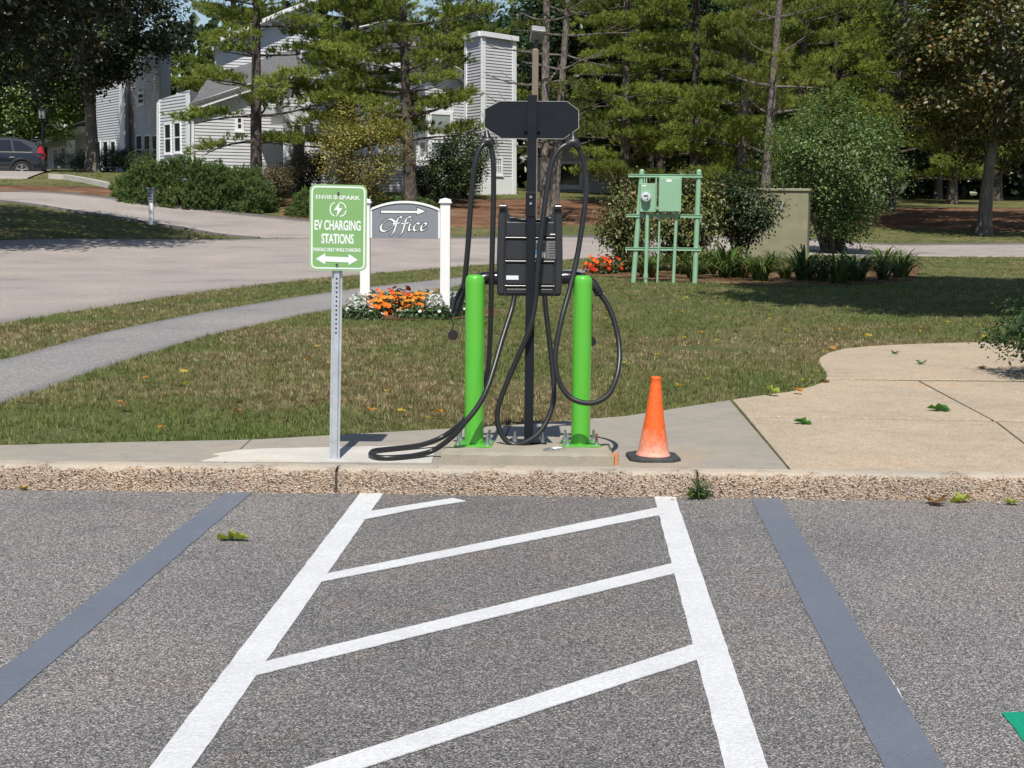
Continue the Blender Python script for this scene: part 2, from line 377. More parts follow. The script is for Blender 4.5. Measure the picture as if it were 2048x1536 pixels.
# ------------------------------------------------------------------ mesh helpers
class MB:
    def __init__(s): s.v = []; s.f = []
    def add(s, vs, fs):
        k = len(s.v); s.v += [tuple(p) for p in vs]; s.f += [tuple(i + k for i in f) for f in fs]
        return s
    def box(s, c, d, rz=0., M=None):
        cx, cy, cz = c; hx, hy, hz = d[0] / 2, d[1] / 2, d[2] / 2
        vs = [Vector((x * hx, y * hy, z * hz)) for z in (-1, 1) for x, y in ((-1, -1), (1, -1), (1, 1), (-1, 1))]
        R = M if M is not None else Matrix.Rotation(rz, 3, 'Z')
        vs = [R @ p + Vector(c) for p in vs]
        return s.add(vs, [(3, 2, 1, 0), (4, 5, 6, 7), (0, 1, 5, 4), (1, 2, 6, 5), (2, 3, 7, 6), (3, 0, 4, 7)])
    def bar(s, a, b, w, h, up=(0, 0, 1)):
        a, b = Vector(a), Vector(b); d = (b - a); L = d.length; d.normalize()
        x = d.cross(Vector(up))
        if x.length < 1e-4: x = Vector((1, 0, 0))
        x.normalize(); y = x.cross(d)
        vs = [p + x * sx * w / 2 + y * sy * h / 2 for p in (a, b) for sx, sy in ((-1, -1), (1, -1), (1, 1), (-1, 1))]
        return s.add(vs, [(0, 1, 2, 3), (7, 6, 5, 4), (0, 4, 5, 1), (1, 5, 6, 2), (2, 6, 7, 3), (3, 7, 4, 0)])
    def tube(s, pts, rad, n=10, caps=True, wob=0.):
        pts = [Vector(p) for p in pts]
        if not hasattr(rad, '__len__'): rad = [rad] * len(pts)
        ref = None; rings = []
        for i, p in enumerate(pts):
            t = (pts[min(i + 1, len(pts) - 1)] - pts[max(i - 1, 0)])
            if t.length < 1e-9: t = Vector((0, 0, 1))
            t.normalize()
            if ref is None:
                ref = t.orthogonal().normalized()
            ref = (ref - t * ref.dot(t))
            if ref.length < 1e-6: ref = t.orthogonal()
            ref.normalize()
            b = t.cross(ref)
            rings.append([p + (ref * math.cos(2 * math.pi * j / n) + b * math.sin(2 * math.pi * j / n)) * rad[i] * (1 + (random.uniform(-wob, wob) if wob else 0)) for j in range(n)])
        vs = [q for r in rings for q in r]; fs = []
        for i in range(len(rings) - 1):
            for j in range(n):
                fs.append((i * n + j, i * n + (j + 1) % n, (i + 1) * n + (j + 1) % n, (i + 1) * n + j))
        if caps:
            fs.append(tuple(range(n - 1, -1, -1))); k = (len(rings) - 1) * n; fs.append(tuple(range(k, k + n)))
        return s.add(vs, fs)
    def lathe(s, prof, c=(0, 0, 0), n=24):
        vs = []; fs = []
        for r, z in prof:
            for j in range(n):
                a = 2 * math.pi * j / n; vs.append((c[0] + r * math.cos(a), c[1] + r * math.sin(a), c[2] + z))
        for i in range(len(prof) - 1):
            for j in range(n):
                fs.append((i * n + j, i * n + (j + 1) % n, (i + 1) * n + (j + 1) % n, (i + 1) * n + j))
        fs.append(tuple(range(n - 1, -1, -1))); k = (len(prof) - 1) * n; fs.append(tuple(range(k, k + n)))
        return s.add(vs, fs)
    def prism(s, poly, a, b):
        """poly of 2-D points -> callables a(p), b(p) give the two 3-D ends"""
        n = len(poly); vs = [a(p) for p in poly] + [b(p) for p in poly]
        fs = [tuple(range(n - 1, -1, -1)), tuple(range(n, 2 * n))] + [(i, (i + 1) % n, n + (i + 1) % n, n + i) for i in range(n)]
        return s.add(vs, fs)
    def mesh(s, name, smooth=False, angle=None):
        me = bpy.data.meshes.new(name); me.from_pydata(s.v, [], s.f)
        import bmesh
        bm = bmesh.new(); bm.from_mesh(me); bmesh.ops.recalc_face_normals(bm, faces=bm.faces); bm.to_mesh(me); bm.free()
        if smooth:
            me.polygons.foreach_set('use_smooth', [True] * len(me.polygons))
            if angle is not None: me.set_sharp_from_angle(angle=math.radians(angle))
        me.update()
        return me
    def build(s, name, mat, parent=None, smooth=False, angle=35, bevel=0., segs=2):
        o = link(name, s.mesh(name, smooth, angle), mat, parent)
        if bevel:
            m = o.modifiers.new('bevel', 'BEVEL'); m.width = bevel; m.segments = segs; m.limit_method = 'ANGLE'; m.angle_limit = math.radians(40)
        return o
def link(name, me, mat, parent=None):
    o = bpy.data.objects.new(name, me); COL.objects.link(o)
    if mat is not None:
        me.materials.clear(); me.materials.append(MATS[mat] if isinstance(mat, str) else mat)
    if parent is not None: o.parent = parent
    return o
def mesh_np(name, V, F, C=None):
    V = np.ascontiguousarray(V, np.float32); F = np.ascontiguousarray(F, np.int32)
    me = bpy.data.meshes.new(name); me.vertices.add(len(V)); me.vertices.foreach_set('co', V.ravel())
    k = F.shape[1]
    me.loops.add(F.size); me.loops.foreach_set('vertex_index', F.ravel())
    me.polygons.add(len(F)); me.polygons.foreach_set('loop_start', np.arange(0, F.size, k, dtype=np.int32))
    me.update(calc_edges=True)
    if C is not None:
        a = me.color_attributes.new('Col', 'FLOAT_COLOR', 'POINT')
        c4 = np.ones((len(V), 4), np.float32); c4[:, :3] = C
        a.data.foreach_set('color', c4.ravel())
    return me
def tag(o, label=None, cat=None, group=None, kind=None):
    if label: o['label'] = label
    if cat: o['category'] = cat
    if group: o['group'] = group
    if kind: o['kind'] = kind
    return o
def thing(name, loc, label, cat, group=None, rz=0.):
    o = bpy.data.objects.new(name, None); COL.objects.link(o); o.location = loc; o.rotation_euler = (0, 0, rz)
    o.empty_display_size = .1
    return tag(o, label, cat, group)
def place(name, parts, loc, label, cat, group=None, rz=0., sc=1., tilt=(0, 0)):
    """a thing made from shared part meshes: parts = [(part name, mesh)]"""
    o = thing(name, loc, label, cat, group)
    o.rotation_euler = (tilt[0], tilt[1], rz); o.scale = (sc, sc, sc) if not hasattr(sc, '__len__') else sc
    for pn, me in parts:
        c = bpy.data.objects.new(pn, me); COL.objects.link(c); c.parent = o
    return o
def setmat(me, mat):
    me.materials.clear(); me.materials.append(MATS[mat]); return me
def smoothpath(pts, n=8):
    P = [Vector(p) for p in pts]; P = [P[0] * 2 - P[1]] + P + [P[-1] * 2 - P[-2]]
    out = []
    for i in range(1, len(P) - 2):
        for k in range(n):
            t = k / n; a, b, c, d = P[i - 1], P[i], P[i + 1], P[i + 2]
            out.append(.5 * ((2 * b) + (c - a) * t + (2 * a - 5 * b + 4 * c - d) * t * t + (3 * b - a - 3 * c + d) * t ** 3))
    out.append(P[-2]); return out
def inpoly(x, y, poly):
    p = np.asarray(poly, float)[:, :2]; inside = np.zeros(x.shape, bool); j = len(p) - 1
    for i in range(len(p)):
        c = ((p[i, 1] > y) != (p[j, 1] > y)) & (x < (p[j, 0] - p[i, 0]) * (y - p[i, 1]) / (p[j, 1] - p[i, 1] + 1e-12) + p[i, 0])
        inside ^= c; j = i
    return inside
def resample(poly, n):
    P = np.array([tuple(p)[:2] for p in poly], float); s = np.r_[0, np.cumsum(np.hypot(*np.diff(P, axis=0).T))]
    t = np.linspace(0, s[-1], n); return np.c_[np.interp(t, s, P[:, 0]), np.interp(t, s, P[:, 1])]
def drape(name, near, far, off, mat, n=90, m=14, kind='structure', smooth=3):
    A, B = resample(near, n), resample(far, n)
    for _ in range(smooth):
        for Q in (A, B): Q[1:-1] = (Q[:-2] + 2 * Q[1:-1] + Q[2:]) / 4
    t = np.r_[0, np.linspace(0, 1, m), 1][None, :, None]; Q = A[:, None] * (1 - t) + B[:, None] * t
    z = zt(Q[..., 0], Q[..., 1]) + off
    z[:, 0] -= .08; z[:, -1] -= .08; m += 2
    V = np.concatenate([Q, z[..., None]], -1).reshape(-1, 3)
    i, j = np.meshgrid(np.arange(n - 1), np.arange(m - 1), indexing='ij'); k = (i * m + j).ravel()
    F = np.c_[k, k + m, k + m + 1, k + 1]
    me = mesh_np(name, V, F)
    import bmesh
    bm = bmesh.new(); bm.from_mesh(me); bmesh.ops.recalc_face_normals(bm, faces=bm.faces)
    if sum(f.normal.z for f in bm.faces) < 0: bmesh.ops.reverse_faces(bm, faces=bm.faces)
    bm.to_mesh(me); bm.free()
    me.polygons.foreach_set('use_smooth', [True] * len(me.polygons))
    o = link(name, me, mat); o['kind'] = kind
    return o, [tuple(p) for p in A] + [tuple(p) for p in B[::-1]]
# ================================================================== SETTING
def sheet(name, poly, z, mat, parent=None, jag=0., step=.05, skirt=.0035):
    """a flat painted or poured sheet, its rim slightly uneven"""
    pts = []
    P = [Vector((p[0], p[1])) for p in poly]
    for i in range(len(P)):
        a, b = P[i], P[(i + 1) % len(P)]; L = (b - a).length; k = max(1, int(L / step)) if jag else 1
        nrm = Vector((-(b - a).y, (b - a).x)).normalized() if L > 0 else Vector((0, 0))
        for q in range(k):
            p = a.lerp(b, q / k)
            if jag and q: p = p + nrm * jag * (mnoise.noise(Vector((p.x * 9, p.y * 9, 3.1))) + .5 * mnoise.noise(Vector((p.x * 40, p.y * 40, 1.7))))
            pts.append(p)
    me = bpy.data.meshes.new(name); me.from_pydata([(p.x, p.y, z) for p in pts], [], [tuple(range(len(pts)))])
    import bmesh
    bm = bmesh.new(); bm.from_mesh(me)
    if sum(f.normal.z for f in bm.faces) < 0: bmesh.ops.reverse_faces(bm, faces=bm.faces)
    rimv = [v for v in bm.verts]; nv = len(rimv)
    low = [bm.verts.new((v.co.x, v.co.y, z - skirt)) for v in rimv]
    for i in range(nv):
        f = bm.faces.new((rimv[i], rimv[(i + 1) % nv], low[(i + 1) % nv], low[i]))
    bmesh.ops.recalc_face_normals(bm, faces=bm.faces)
    bmesh.ops.triangulate(bm, faces=[f for f in bm.faces if len(f.verts) > 4]); bm.to_mesh(me); bm.free()
    return link(name, me, mat, parent)
def g2(px, py, z=0.): p = G(px, py, z); return Vector((p.x, p.y))
def ext(a, b, k): return b + (b - a).normalized() * k

# --- parking lot
lot = MB(); lot.add([(-40, -30, 0), (40, -30, 0), (40, 8.3, 0), (-40, 8.3, 0)], [(0, 1, 2, 3)])
lot = lot.build('parking_lot', 'lot_asphalt'); tag(lot, kind='structure')
def stripe(name, tl, tr, bl, br, mat, z=.004, more=1.2, jag=.003, label=None):
    a, b, c, d = g2(*tl), g2(*tr), g2(*bl), g2(*br)
    o = sheet(name, [a, b, ext(b, d, more), ext(a, c, more)], z, mat, lot, jag)
    if label: o['label'] = label
    return o
stripe('painted_line', (722, 985), (769, 985), (300, 1536), (385, 1536), 'white_paint', label='long white painted line on the left of the hatching')
stripe('painted_line', (1308, 993), (1350, 993), (1450, 1536), (1536, 1536), 'white_paint', label='long white painted line on the right of the hatching')
HZ = .006
def hatch(pts, jag=.003): return sheet('hatch_stripe', [g2(*p) for p in pts], HZ, 'white_paint', lot, jag)
hatch([(722, 1042), (741, 1024), (905, 998), (932, 1004), (830, 1020)])
hatch([(640, 1166), (656, 1149), (1330, 1014), (1338, 1028)])
hatch([(486, 1359), (508, 1331), (1356, 1126), (1364, 1145)])
_a, _b, _c, _d = g2(1398, 1288), g2(1405, 1318), g2(735, 1536), g2(620, 1536)
sheet('hatch_stripe', [_a, _b, ext(_b, _c, .55), ext(_a, _d, .62)], HZ, 'white_paint', lot, .003)
stripe('blackout_stripe', (452, 985), (505, 985), (-4, 1345), (-2, 1417), 'grey_paint', jag=.0045, label='dark grey stripe painted over an old line, left')
stripe('blackout_stripe', (1502, 997), (1558, 997), (1768, 1536), (1889, 1536), 'grey_paint', jag=.0045, label='dark grey stripe painted over an old line, right')
sheet('painted_stencil', [g2(2003, 1427), g2(2120, 1424), g2(2190, 1530), g2(2085, 1533)], .004, 'green_paint', lot, .004)
# slivers of the old white line along the grey stripes
for q in ([(1706, 1258), (1709, 1257), (1790, 1370), (1787, 1371)], [(1793, 1377), (1796, 1377), (1812, 1413), (1809, 1414)]):
    sheet('old_line_sliver', [g2(*p) for p in q], .0025, 'white_paint', lot, .002, .02)

# --- kerb of exposed aggregate stones
KA, KB = G(0, 979, 0), G(2048, 1003, 0)
KD = (KB - KA).normalized(); KN = Vector((-KD.y, KD.x, 0))
def kpt(px):       # where the kerb front passes a photo column, measured along the kerb
    d = ray(px, 990); n = KN
    t = KA.dot(n) / (Vector((d.x, d.y, 0)).dot(n)); p = Vector((d.x * t, d.y * t, 0)); return (p - KA).dot(KD)
KT = .131
kerb = thing('kerb', KA, None, None); tag(kerb, kind='structure')
kj = [kpt(672) - 3 * 1.9, kpt(672) - 2 * 1.9, kpt(672) - 1.9, kpt(672), kpt(1395), kpt(1395) + 1.9, kpt(1395) + 3.8, kpt(1395) + 5.7]
for a, b in zip(kj[:-1], kj[1:]):
    a2, b2 = a + .007, b - .007
    prof = [(.0, -.05), (-.004, .0), (0, .02), (.002, .045), (.004, .07), (.008, .095), (.014, .114), (.026, .127), (.05, .131), (.08, .132), (.112, .132), (.138, .131), (.14, .05)]
    nx = 64; V = []; F = []
    for i in range(nx + 1):
        u = a2 + (b2 - a2) * i / nx; e = min(i, nx - i) / nx * (b2 - a2)
        rnd = .012 * math.exp(-e / .012)
        for (w, z) in prof:
            n1 = mnoise.noise(Vector((u * 7, z * 12, w * 12))); n2 = mnoise.noise(Vector((u * 26, z * 26 + 7, w * 26)))
            V.append(KA + KD * u + KN * (w + rnd + (.006 * n1 + .005 * n2) * (1 if w < .1 else .2)) + Vector((0, 0, z - (rnd * .6 if z > .1 else 0) + (.0025 * n2 if z > .05 else 0))))
    m = len(prof)
    for i in range(nx):
        for j in range(m - 1):
            k = i * m + j; F.append((k, k + m, k + m + 1, k + 1))
    F.append(tuple(range(m))); F.append(tuple(range(nx * m + m - 1, nx * m - 1, -1)))
    V = [v - KA for v in V]
    MB().add(V, F).build('kerb_stone', 'kerb_aggregate', kerb, True, 60)
# dark mortar behind the joints
MB().add([tuple(KD * (kj[0]) + KN * .03 + Vector((0, 0, -.05))), tuple(KD * kj[-1] + KN * .03 + Vector((0, 0, -.05))), tuple(KD * kj[-1] + KN * .03 + Vector((0, 0, .11))), tuple(KD * kj[0] + KN * .03 + Vector((0, 0, .11)))], [(0, 1, 2, 3)]).build('joint_fill', 'joint_dirt', kerb)

# --- sidewalk slabs
SZ = .13
def kb(px):        # kerb back at a photo column, on top
    p = KA + KD * kpt(px) + KN * .141; return Vector((p.x, p.y))
def s2(px, py): return g2(px, py, SZ)
side = thing('sidewalk', (0, 8.5, 0), None, None); tag(side, kind='structure')
JL = (500, 879)
left_far = Vector((-14, s2(0, 890).y + .05))
tw = (KD * .0)
slabs = [
 ('grey_concrete', [Vector((-14, (KA + KD * (-11) + KN * .141).y)), kb(438), s2(500, 879), s2(250, 884), s2(0, 890), left_far]),
 ('grey_concrete', [kb(440), kb(985), s2(1019, 850), s2(860, 859), s2(700, 868), s2(502, 879)]),
 ('grey_concrete', [kb(987), kb(1586), s2(1460, 800), s2(1380, 812), s2(1250, 832), s2(1021, 850)]),
]
arc = [(1465, 799), (1520, 791), (1580, 783), (1625, 772), (1646, 764)]
arc2 = [(1652, 756), (1653, 746), (1645, 735), (1637, 724), (1640, 715), (1655, 706), (1690, 697), (1740, 692), (1820, 688), (1930, 685), (2060, 683), (2300, 676)]
slabs += [
 ('tan_concrete', [kb(1590), kb(2140), s2(1990, 843), s2(1495, 834)]),
 ('tan_concrete', [kb(2144), kb(2700), s2(2700, 850), s2(1994, 843)]),
 ('tan_concrete', [s2(1494, 832), s2(1984, 840), s2(1836, 762), s2(1650, 759)] + [s2(*p) for p in arc[::-1]]),
 ('tan_concrete', [s2(1988, 840), s2(2700, 847), s2(2700, 768), s2(1841, 762)]),
 ('tan_concrete', [s2(1652, 757), s2(2700, 765), s2(2700, 672)] + [s2(*p) for p in arc2[::-1]]),
]
SIDE_POLY = []
for mat, poly in slabs:
    P = [(p.x, p.y) for p in poly]
    m = MB().prism(P, lambda p: (p[0], p[1] - 8.5, .02), lambda p: (p[0], p[1] - 8.5, SZ))
    m.build('slab', mat, side, bevel=.004, segs=1)
    SIDE_POLY.append(P)
_big = [kb(-900), kb(2700), s2(2700, 672)] + [s2(*p) for p in arc2[::-1]] + [s2(*p) for p in arc[::-1]] + [s2(1460, 800), s2(1250, 832), s2(1020, 850), s2(700, 868), s2(500, 879), s2(0, 890)]
WALK = [(p.x, p.y) for p in _big] + [(-14, left_far.y)]
_o = sheet('joint_fill', [Vector((p[0], p[1] - 8.5)) for p in WALK], .112, 'joint_dirt', side)
# pale new cement laid along the kerb
pp = [(402, 922), (440, 912), (425, 908), (480, 899), (560, 896), (660, 894), (770, 892), (878, 891), (870, 905), (862, 925), (700, 924), (560, 923)]
sheet('cement_patch', [g2(x, y, SZ + .004) - Vector((0, 8.5)) for x, y in pp], SZ + .004, 'pale_concrete', side, .012, .03)

# --- roads, path
NEAR = [(-8.2, -2), (-7.2, 6), (-6.4, 12), (-5.75, 17), (-4.85, 23), (-3.6, 27.6), (-2.2, 31.2), (-.4, 34.6), (3, 38.6), (7, 40.8), (12.8, 42.6), (20, 44), (34, 46), (60, 50)]
tipL = T(520, 477)
FARR = [(-20, -2), (-19, 12), (-17.5, 24), (-15, 32)] + [tuple(T(x, y))[:2] for x, y in ((0, 480), (260, 480), (520, 477), (900, 478), (1000, 477), (1240, 476), (1600, 480))] + [(15.5, 51.5), (24, 53), (36, 55), (60, 59)]
road, ROAD = drape('road', NEAR, FARR, .016, 'road_asphalt', 140, 18)
DL = [(-34, 54.5)] + [tuple(T(x, y))[:2] for x, y in ((0, 403), (130, 420), (250, 438), (370, 458), (455, 472), (520, 477), (900, 478))]
DU = [(-36, 61)] + [tuple(T(x, y))[:2] for x, y in ((0, 384), (130, 389), (200, 396), (300, 408), (400, 421), (530, 434), (640, 446), (760, 460), (900, 476))]
drive, DRIVE = drape('driveway', DL, DU, .03, 'road_asphalt', 90, 10)
def berm(line, w): return drape('road_berm', line, [(x, y + w) for x, y in line], .05, 'berm_asphalt', 60, 3)[0]
berm(DU[1:], .3); berm(FARR[7:-2], .3); berm([(x + .0, y - .22) for x, y in DL[1:7]], .2)
PL = [(-4.6, 5), (-4.05, 8.4)] + [tuple(G(x, y, .13))[:2] for x, y in ((0, 808), (200, 736), (400, 673), (620, 625), (740, 604), (900, 573), (1030, 556), (1180, 547))] + [(2.4, 32.2), (4.5, 34.3)]
PU = [(-6.2, 5), (-5.7, 8.4)] + [tuple(G(x, y, .13))[:2] for x, y in ((0, 721), (200, 665), (400, 625), (560, 598), (720, 575), (860, 560), (1000, 547), (1180, 536))] + [(2.6, 34.2), (4.5, 35.8)]
path, PATH = drape('path', PL, PU, .006, 'path_asphalt', 90, 6)
stub, STUB = drape('path', [tuple(G(x, y, .13))[:2] for x, y in ((1700, 520), (1790, 513), (1860, 508))], [tuple(G(x, y, .13))[:2] for x, y in ((1700, 512), (1780, 506), (1850, 501))], .016, 'path_asphalt', 20, 4)
park, PARK = drape('parking_bay', [(-40, 58), (-24, 58.4), (-18.5, 59)], [(-44, 76), (-27, 74), (-20.6, 70)], .06, 'road_asphalt', 40, 12)
m1, MUL1 = drape('mulch_bed', [tuple(T(x, y))[:2] for x, y in ((560, 436), (640, 440), (800, 448), (900, 455), (1010, 456), (1120, 452), (1260, 450), (1420, 448))],
                 [tuple(T(x, y))[:2] for x, y in ((560, 398), (640, 400), (800, 397), (900, 400), (1010, 400), (1120, 402), (1260, 402), (1420, 402))], .04, 'mulch', 70, 16)
m2, MUL2 = drape('mulch_bed', [tuple(T(x, y))[:2] for x, y in ((1560, 446), (1700, 450), (1800, 455), (1900, 458), (2048, 464), (2300, 470))], [(9, 66), (14, 68), (20, 69), (28, 70), (40, 72)], .04, 'mulch', 60, 14)
m3, MUL3 = drape('mulch_bed', [tuple(T(x, y))[:2] for x, y in ((-200, 384), (20, 386), (120, 384), (240, 396))], [tuple(T(x, y))[:2] for x, y in ((-200, 371), (20, 373), (120, 374), (240, 380))], .04, 'mulch', 40, 6)
BED = [tuple(G(x, y, .13))[:2] for x, y in ((690, 634), (740, 638), (830, 640), (930, 636), (992, 633), (1000, 622), (940, 612), (880, 608), (760, 608), (700, 618))]
bed = sheet('flower_bed_soil', [Vector(p) for p in BED], .135, 'mulch', None, .04, .1); tag(bed, kind='structure')
BED2 = [tuple(G(x, y, .13))[:2] for x, y in ((1165, 551), (1230, 553), (1300, 560), (1420, 566), (1560, 572), (1700, 570), (1830, 560), (1840, 530), (1700, 520), (1560, 522), (1400, 530), (1290, 535), (1180, 538))]
bed2 = sheet('shrub_bed_soil', [Vector(p) for p in BED2], .134, 'mulch', None, .05, .2); tag(bed2, kind='structure')

# --- lawn and terrain, one sheet to the horizon
xs = np.unique(np.concatenate([np.linspace(-300, -34, 12), np.arange(-34, 44, .5), np.linspace(44, 300, 12)]))
ys = np.unique(np.concatenate([[8.15], np.arange(8.6, 30, .8), np.arange(30, 76, .4), np.linspace(76, 400, 24)]))
X, Y = np.meshgrid(xs, ys, indexing='ij')
Z = zt(X, Y)
V = np.c_[X.ravel(), Y.ravel(), Z.ravel()]
ny = len(ys); i, j = np.meshgrid(np.arange(len(xs) - 1), np.arange(ny - 1), indexing='ij'); k = (i * ny + j).ravel()
lm = mesh_np('lawn', V, np.c_[k, k + ny, k + ny + 1, k + 1])
lm.polygons.foreach_set('use_smooth', [True] * len(lm.polygons))
lawn = link('lawn', lm, 'lawn_soil'); tag(lawn, kind='structure')

# --- grass blades
def vnoise(x, y, s, seed=0):
    r = np.random.default_rng(seed); g = r.random((256, 256))
    u, v = x * s + 1000, y * s + 1000; i, j = np.floor(u).astype(int), np.floor(v).astype(int); f, h = u - i, v - j
    f = f * f * (3 - 2 * f); h = h * h * (3 - 2 * h)
    q = lambda a, b: g[a % 256, b % 256]
    return (q(i, j) * (1 - f) + q(i + 1, j) * f) * (1 - h) + (q(i, j + 1) * (1 - f) + q(i + 1, j + 1) * f) * h
bx, by, bs, bc = [], [], [], []
for y0, y1, dens, sc in ((8.4, 11, 5200, 1.), (11, 14, 3300, 1.1), (14, 19, 1700, 1.3), (19, 28, 700, 1.6), (28, 45, 190, 2.3), (45, 66, 60, 3.2)):
    w = .333 * 1.16; area = w * (y1 * y1 - y0 * y0); n = int(area * dens)
    yy = np.sqrt(rng.uniform(y0 * y0, y1 * y1, n)); xx = rng.uniform(-w, w, n) * yy + .0
    kc = max(1, n // 9); ci = rng.integers(0, kc, n); spread = .016 * sc
    xx = xx[ci] + rng.normal(0, spread, n); yy = yy[ci] + rng.normal(0, spread, n)
    bx.append(xx); by.append(yy); bs.append(np.full(n, sc)); bc.append(ci + 10000000 * len(bc))
bx, by, bs, bc = map(np.concatenate, (bx, by, bs, bc))
hsh = lambda c, k: ((c * 2654435761 + k * 40503) % 1000003) / 1000003.0
keep = np.ones(len(bx), bool)
for P in (WALK, ROAD, DRIVE, PATH, STUB, PARK, BED, MUL1, MUL2, MUL3): keep &= ~inpoly(bx, by, P)
kf = (bx - KA.x) * KN.x + (by - KA.y) * KN.y; keep &= kf > .16
dry = .55 * vnoise(bx, by, .9, 1) + .3 * vnoise(bx, by, 2.6, 2) + .15 * vnoise(bx, by, 8, 3)
bare = vnoise(bx, by * .7, .75, 5) * .6 + vnoise(bx, by, 2.2, 6) * .4
def spot(x, y, rx, ry): return np.exp(-((bx - x) / rx) ** 2 - ((by - y) / ry) ** 2)
dry += .22 * spot(-.7, 10.2, 1.1, .8) + .25 * spot(1.9, 14.8, 1.2, 1.1) + .12 * spot(-4.3, 16.5, .8, 2) + .1 * spot(.6, 11.5, 1.2, 1.2) - .14 * spot(-2.4, 9.6, .7, .6) - .12 * spot(1.6, 11.5, .8, .6) - .1 * spot(2, 24, 4, 4) - .1 * spot(6, 20, 4, 3)
bare += .3 * spot(1.9, 14.9, .9, .5) + .22 * spot(1.35, 13.6, .5, .4) + .12 * spot(-4.2, 16.2, .4, 1.6)
keep &= rng.random(len(bx)) > np.clip((bare - .62) * 4, 0, .92)
bx, by, bs, dry, bc = bx[keep], by[keep], bs[keep], dry[keep], bc[keep]
n = len(bx); bz = zt(bx, by)
hgt = rng.uniform(.018, .046, n) * (.7 + .6 * hsh(bc, 1)) * (1 + .4 * (rng.random(n) < .06)) * (1 - .3 * np.clip(dry - .5, 0, .5)) * bs ** .35
wid = rng.uniform(.004, .008, n) * bs
az = hsh(bc, 2) * 6.28 + rng.normal(0, .9, n); lean = np.clip(.3 + hsh(bc, 3) * .7 + rng.normal(0, .3, n), .05, 1.5)
saz = az + np.pi / 2 + rng.normal(0, .5, n)
sd = np.c_[np.cos(saz), np.sin(saz), np.zeros(n)] * (wid / 2)[:, None]
tip = np.c_[np.cos(az) * np.sin(lean) * hgt, np.sin(az) * np.sin(lean) * hgt, np.cos(lean) * hgt + .006]
base = np.c_[bx, by, bz - .002]
V = np.empty((n, 3, 3)); V[:, 0] = base - sd; V[:, 1] = base + sd; V[:, 2] = base + tip
t = np.clip((dry + rng.normal(0, .07, n) + (hsh(bc, 4) - .5) * .36 - .405) * 3.4, 0, 1)[:, None]
green = np.array([.14, .178, .054]) * rng.uniform(.65, 1.25, (n, 1)) * (.7 + .6 * hsh(bc, 6))[:, None] * np.array([1, 1, 1]) + rng.uniform(0, .02, (n, 1)) * np.array([1, .6, 0])
brn = (hsh(bc, 5) < .4)[:, None]
straw = np.where(brn, np.array([.19, .125, .07]), np.array([.38, .305, .17])) * rng.uniform(.5, 1.3, (n, 1))
C = green * (1 - t) + straw * t
gm = mesh_np('grass', V.reshape(-1, 3), np.arange(3 * n).reshape(n, 3), np.repeat(C, 3, 0))
grass = link('grass', gm, 'grass_blade'); tag(grass, 'short patchy green and straw coloured grass of the lawn', 'grass', kind='stuff')
# ================================================================== BUILDINGS
class Plane:
    """a vertical wall plane standing between two surveyed corners"""
    def __init__(s, xl, dl, xr, dr):
        s.a = At(xl, 404, dl); s.b = At(xr, 404, dr); s.a.z = s.b.z = 0
        s.u = (s.b - s.a).normalized(); s.n = Vector((s.u.y, -s.u.x, 0))
        if s.n.y > 0: s.n = -s.n
    def pt(s, px, py):
        d = ray(px, py); t = s.a.dot(s.n) / d.dot(s.n)
        p = Vector((d.x * t, d.y * t, CAMZ + d.z * t)); return ((p - s.a).dot(s.u), p.z)
    def w(s, q, off=0.): return s.a + s.u * q[0] + s.n * off + Vector((0, 0, q[1]))
def clipz(poly, lo, hi):
    def cl(P, f):
        out = []
        for i in range(len(P)):
            a, b = P[i], P[(i + 1) % len(P)]; fa, fb = f(a), f(b)
            if fa >= 0: out.append(a)
            if (fa >= 0) != (fb >= 0):
                t = fa / (fa - fb); out.append((a[0] + (b[0] - a[0]) * t, a[1] + (b[1] - a[1]) * t))
        return out
    P = cl(poly, lambda p: p[1] - lo)
    return cl(P, lambda p: hi - p[1]) if len(P) > 2 else []
def wall(root, pl, pxpoly, thick=5., course=.125, mat='house_siding'):
    P = [pl.pt(*p) for p in pxpoly]; O = root.location
    P = [(q[0], q[1] - (1.2 if p[1] >= 340 else 0)) for p, q in zip(pxpoly, P)]
    m = MB(); back = Vector((0, min(thick, 2.2), 0))
    m.prism(P, lambda p: pl.w(p, 0) - O, lambda p: pl.w(p, 0) + back - O)
    z0 = min(p[1] for p in P); z1 = max(p[1] for p in P); z = z0
    while z < z1:
        Q = clipz(P, z, z + course)
        if len(Q) > 2:
            m.add([pl.w(q, .004 + .024 * max(0., min(1., (z + course - q[1]) / course))) - O for q in Q], [tuple(range(len(Q)))])
            lo = [q for q in Q if abs(q[1] - z) < 1e-6]
            if len(lo) >= 2:
                a, b = min(lo), max(lo); m.add([pl.w(a, .028) - O, pl.w(b, .028) - O, pl.w(b, .003) - O, pl.w(a, .003) - O], [(0, 1, 2, 3)])
        z += course
    return m.build('wall', mat, root)
def board(root, pl, x0, y0, x1, y1, proud=.06, mat='house_trim', name='trim_board', back=.0):
    O = root.location; P = [pl.pt(x0, y0), pl.pt(x1, y0), pl.pt(x1, y1), pl.pt(x0, y1)]
    return MB().prism(P, lambda p: pl.w(p, proud) - O, lambda p: pl.w(p, back) - O).build(name, mat, root)
def band(root, pl, pts, h=.25, proud=.18, mat='house_trim', name='fascia'):
    O = root.location; m = MB()
    for a, b in zip(pts[:-1], pts[1:]):
        a, b = pl.pt(*a), pl.pt(*b); P = [a, b, (b[0], b[1] + h), (a[0], a[1] + h)]
        m.prism(P, lambda p: pl.w(p, proud) - O, lambda p: pl.w(p, -.02) - O)
    return m.build(name, mat, root)
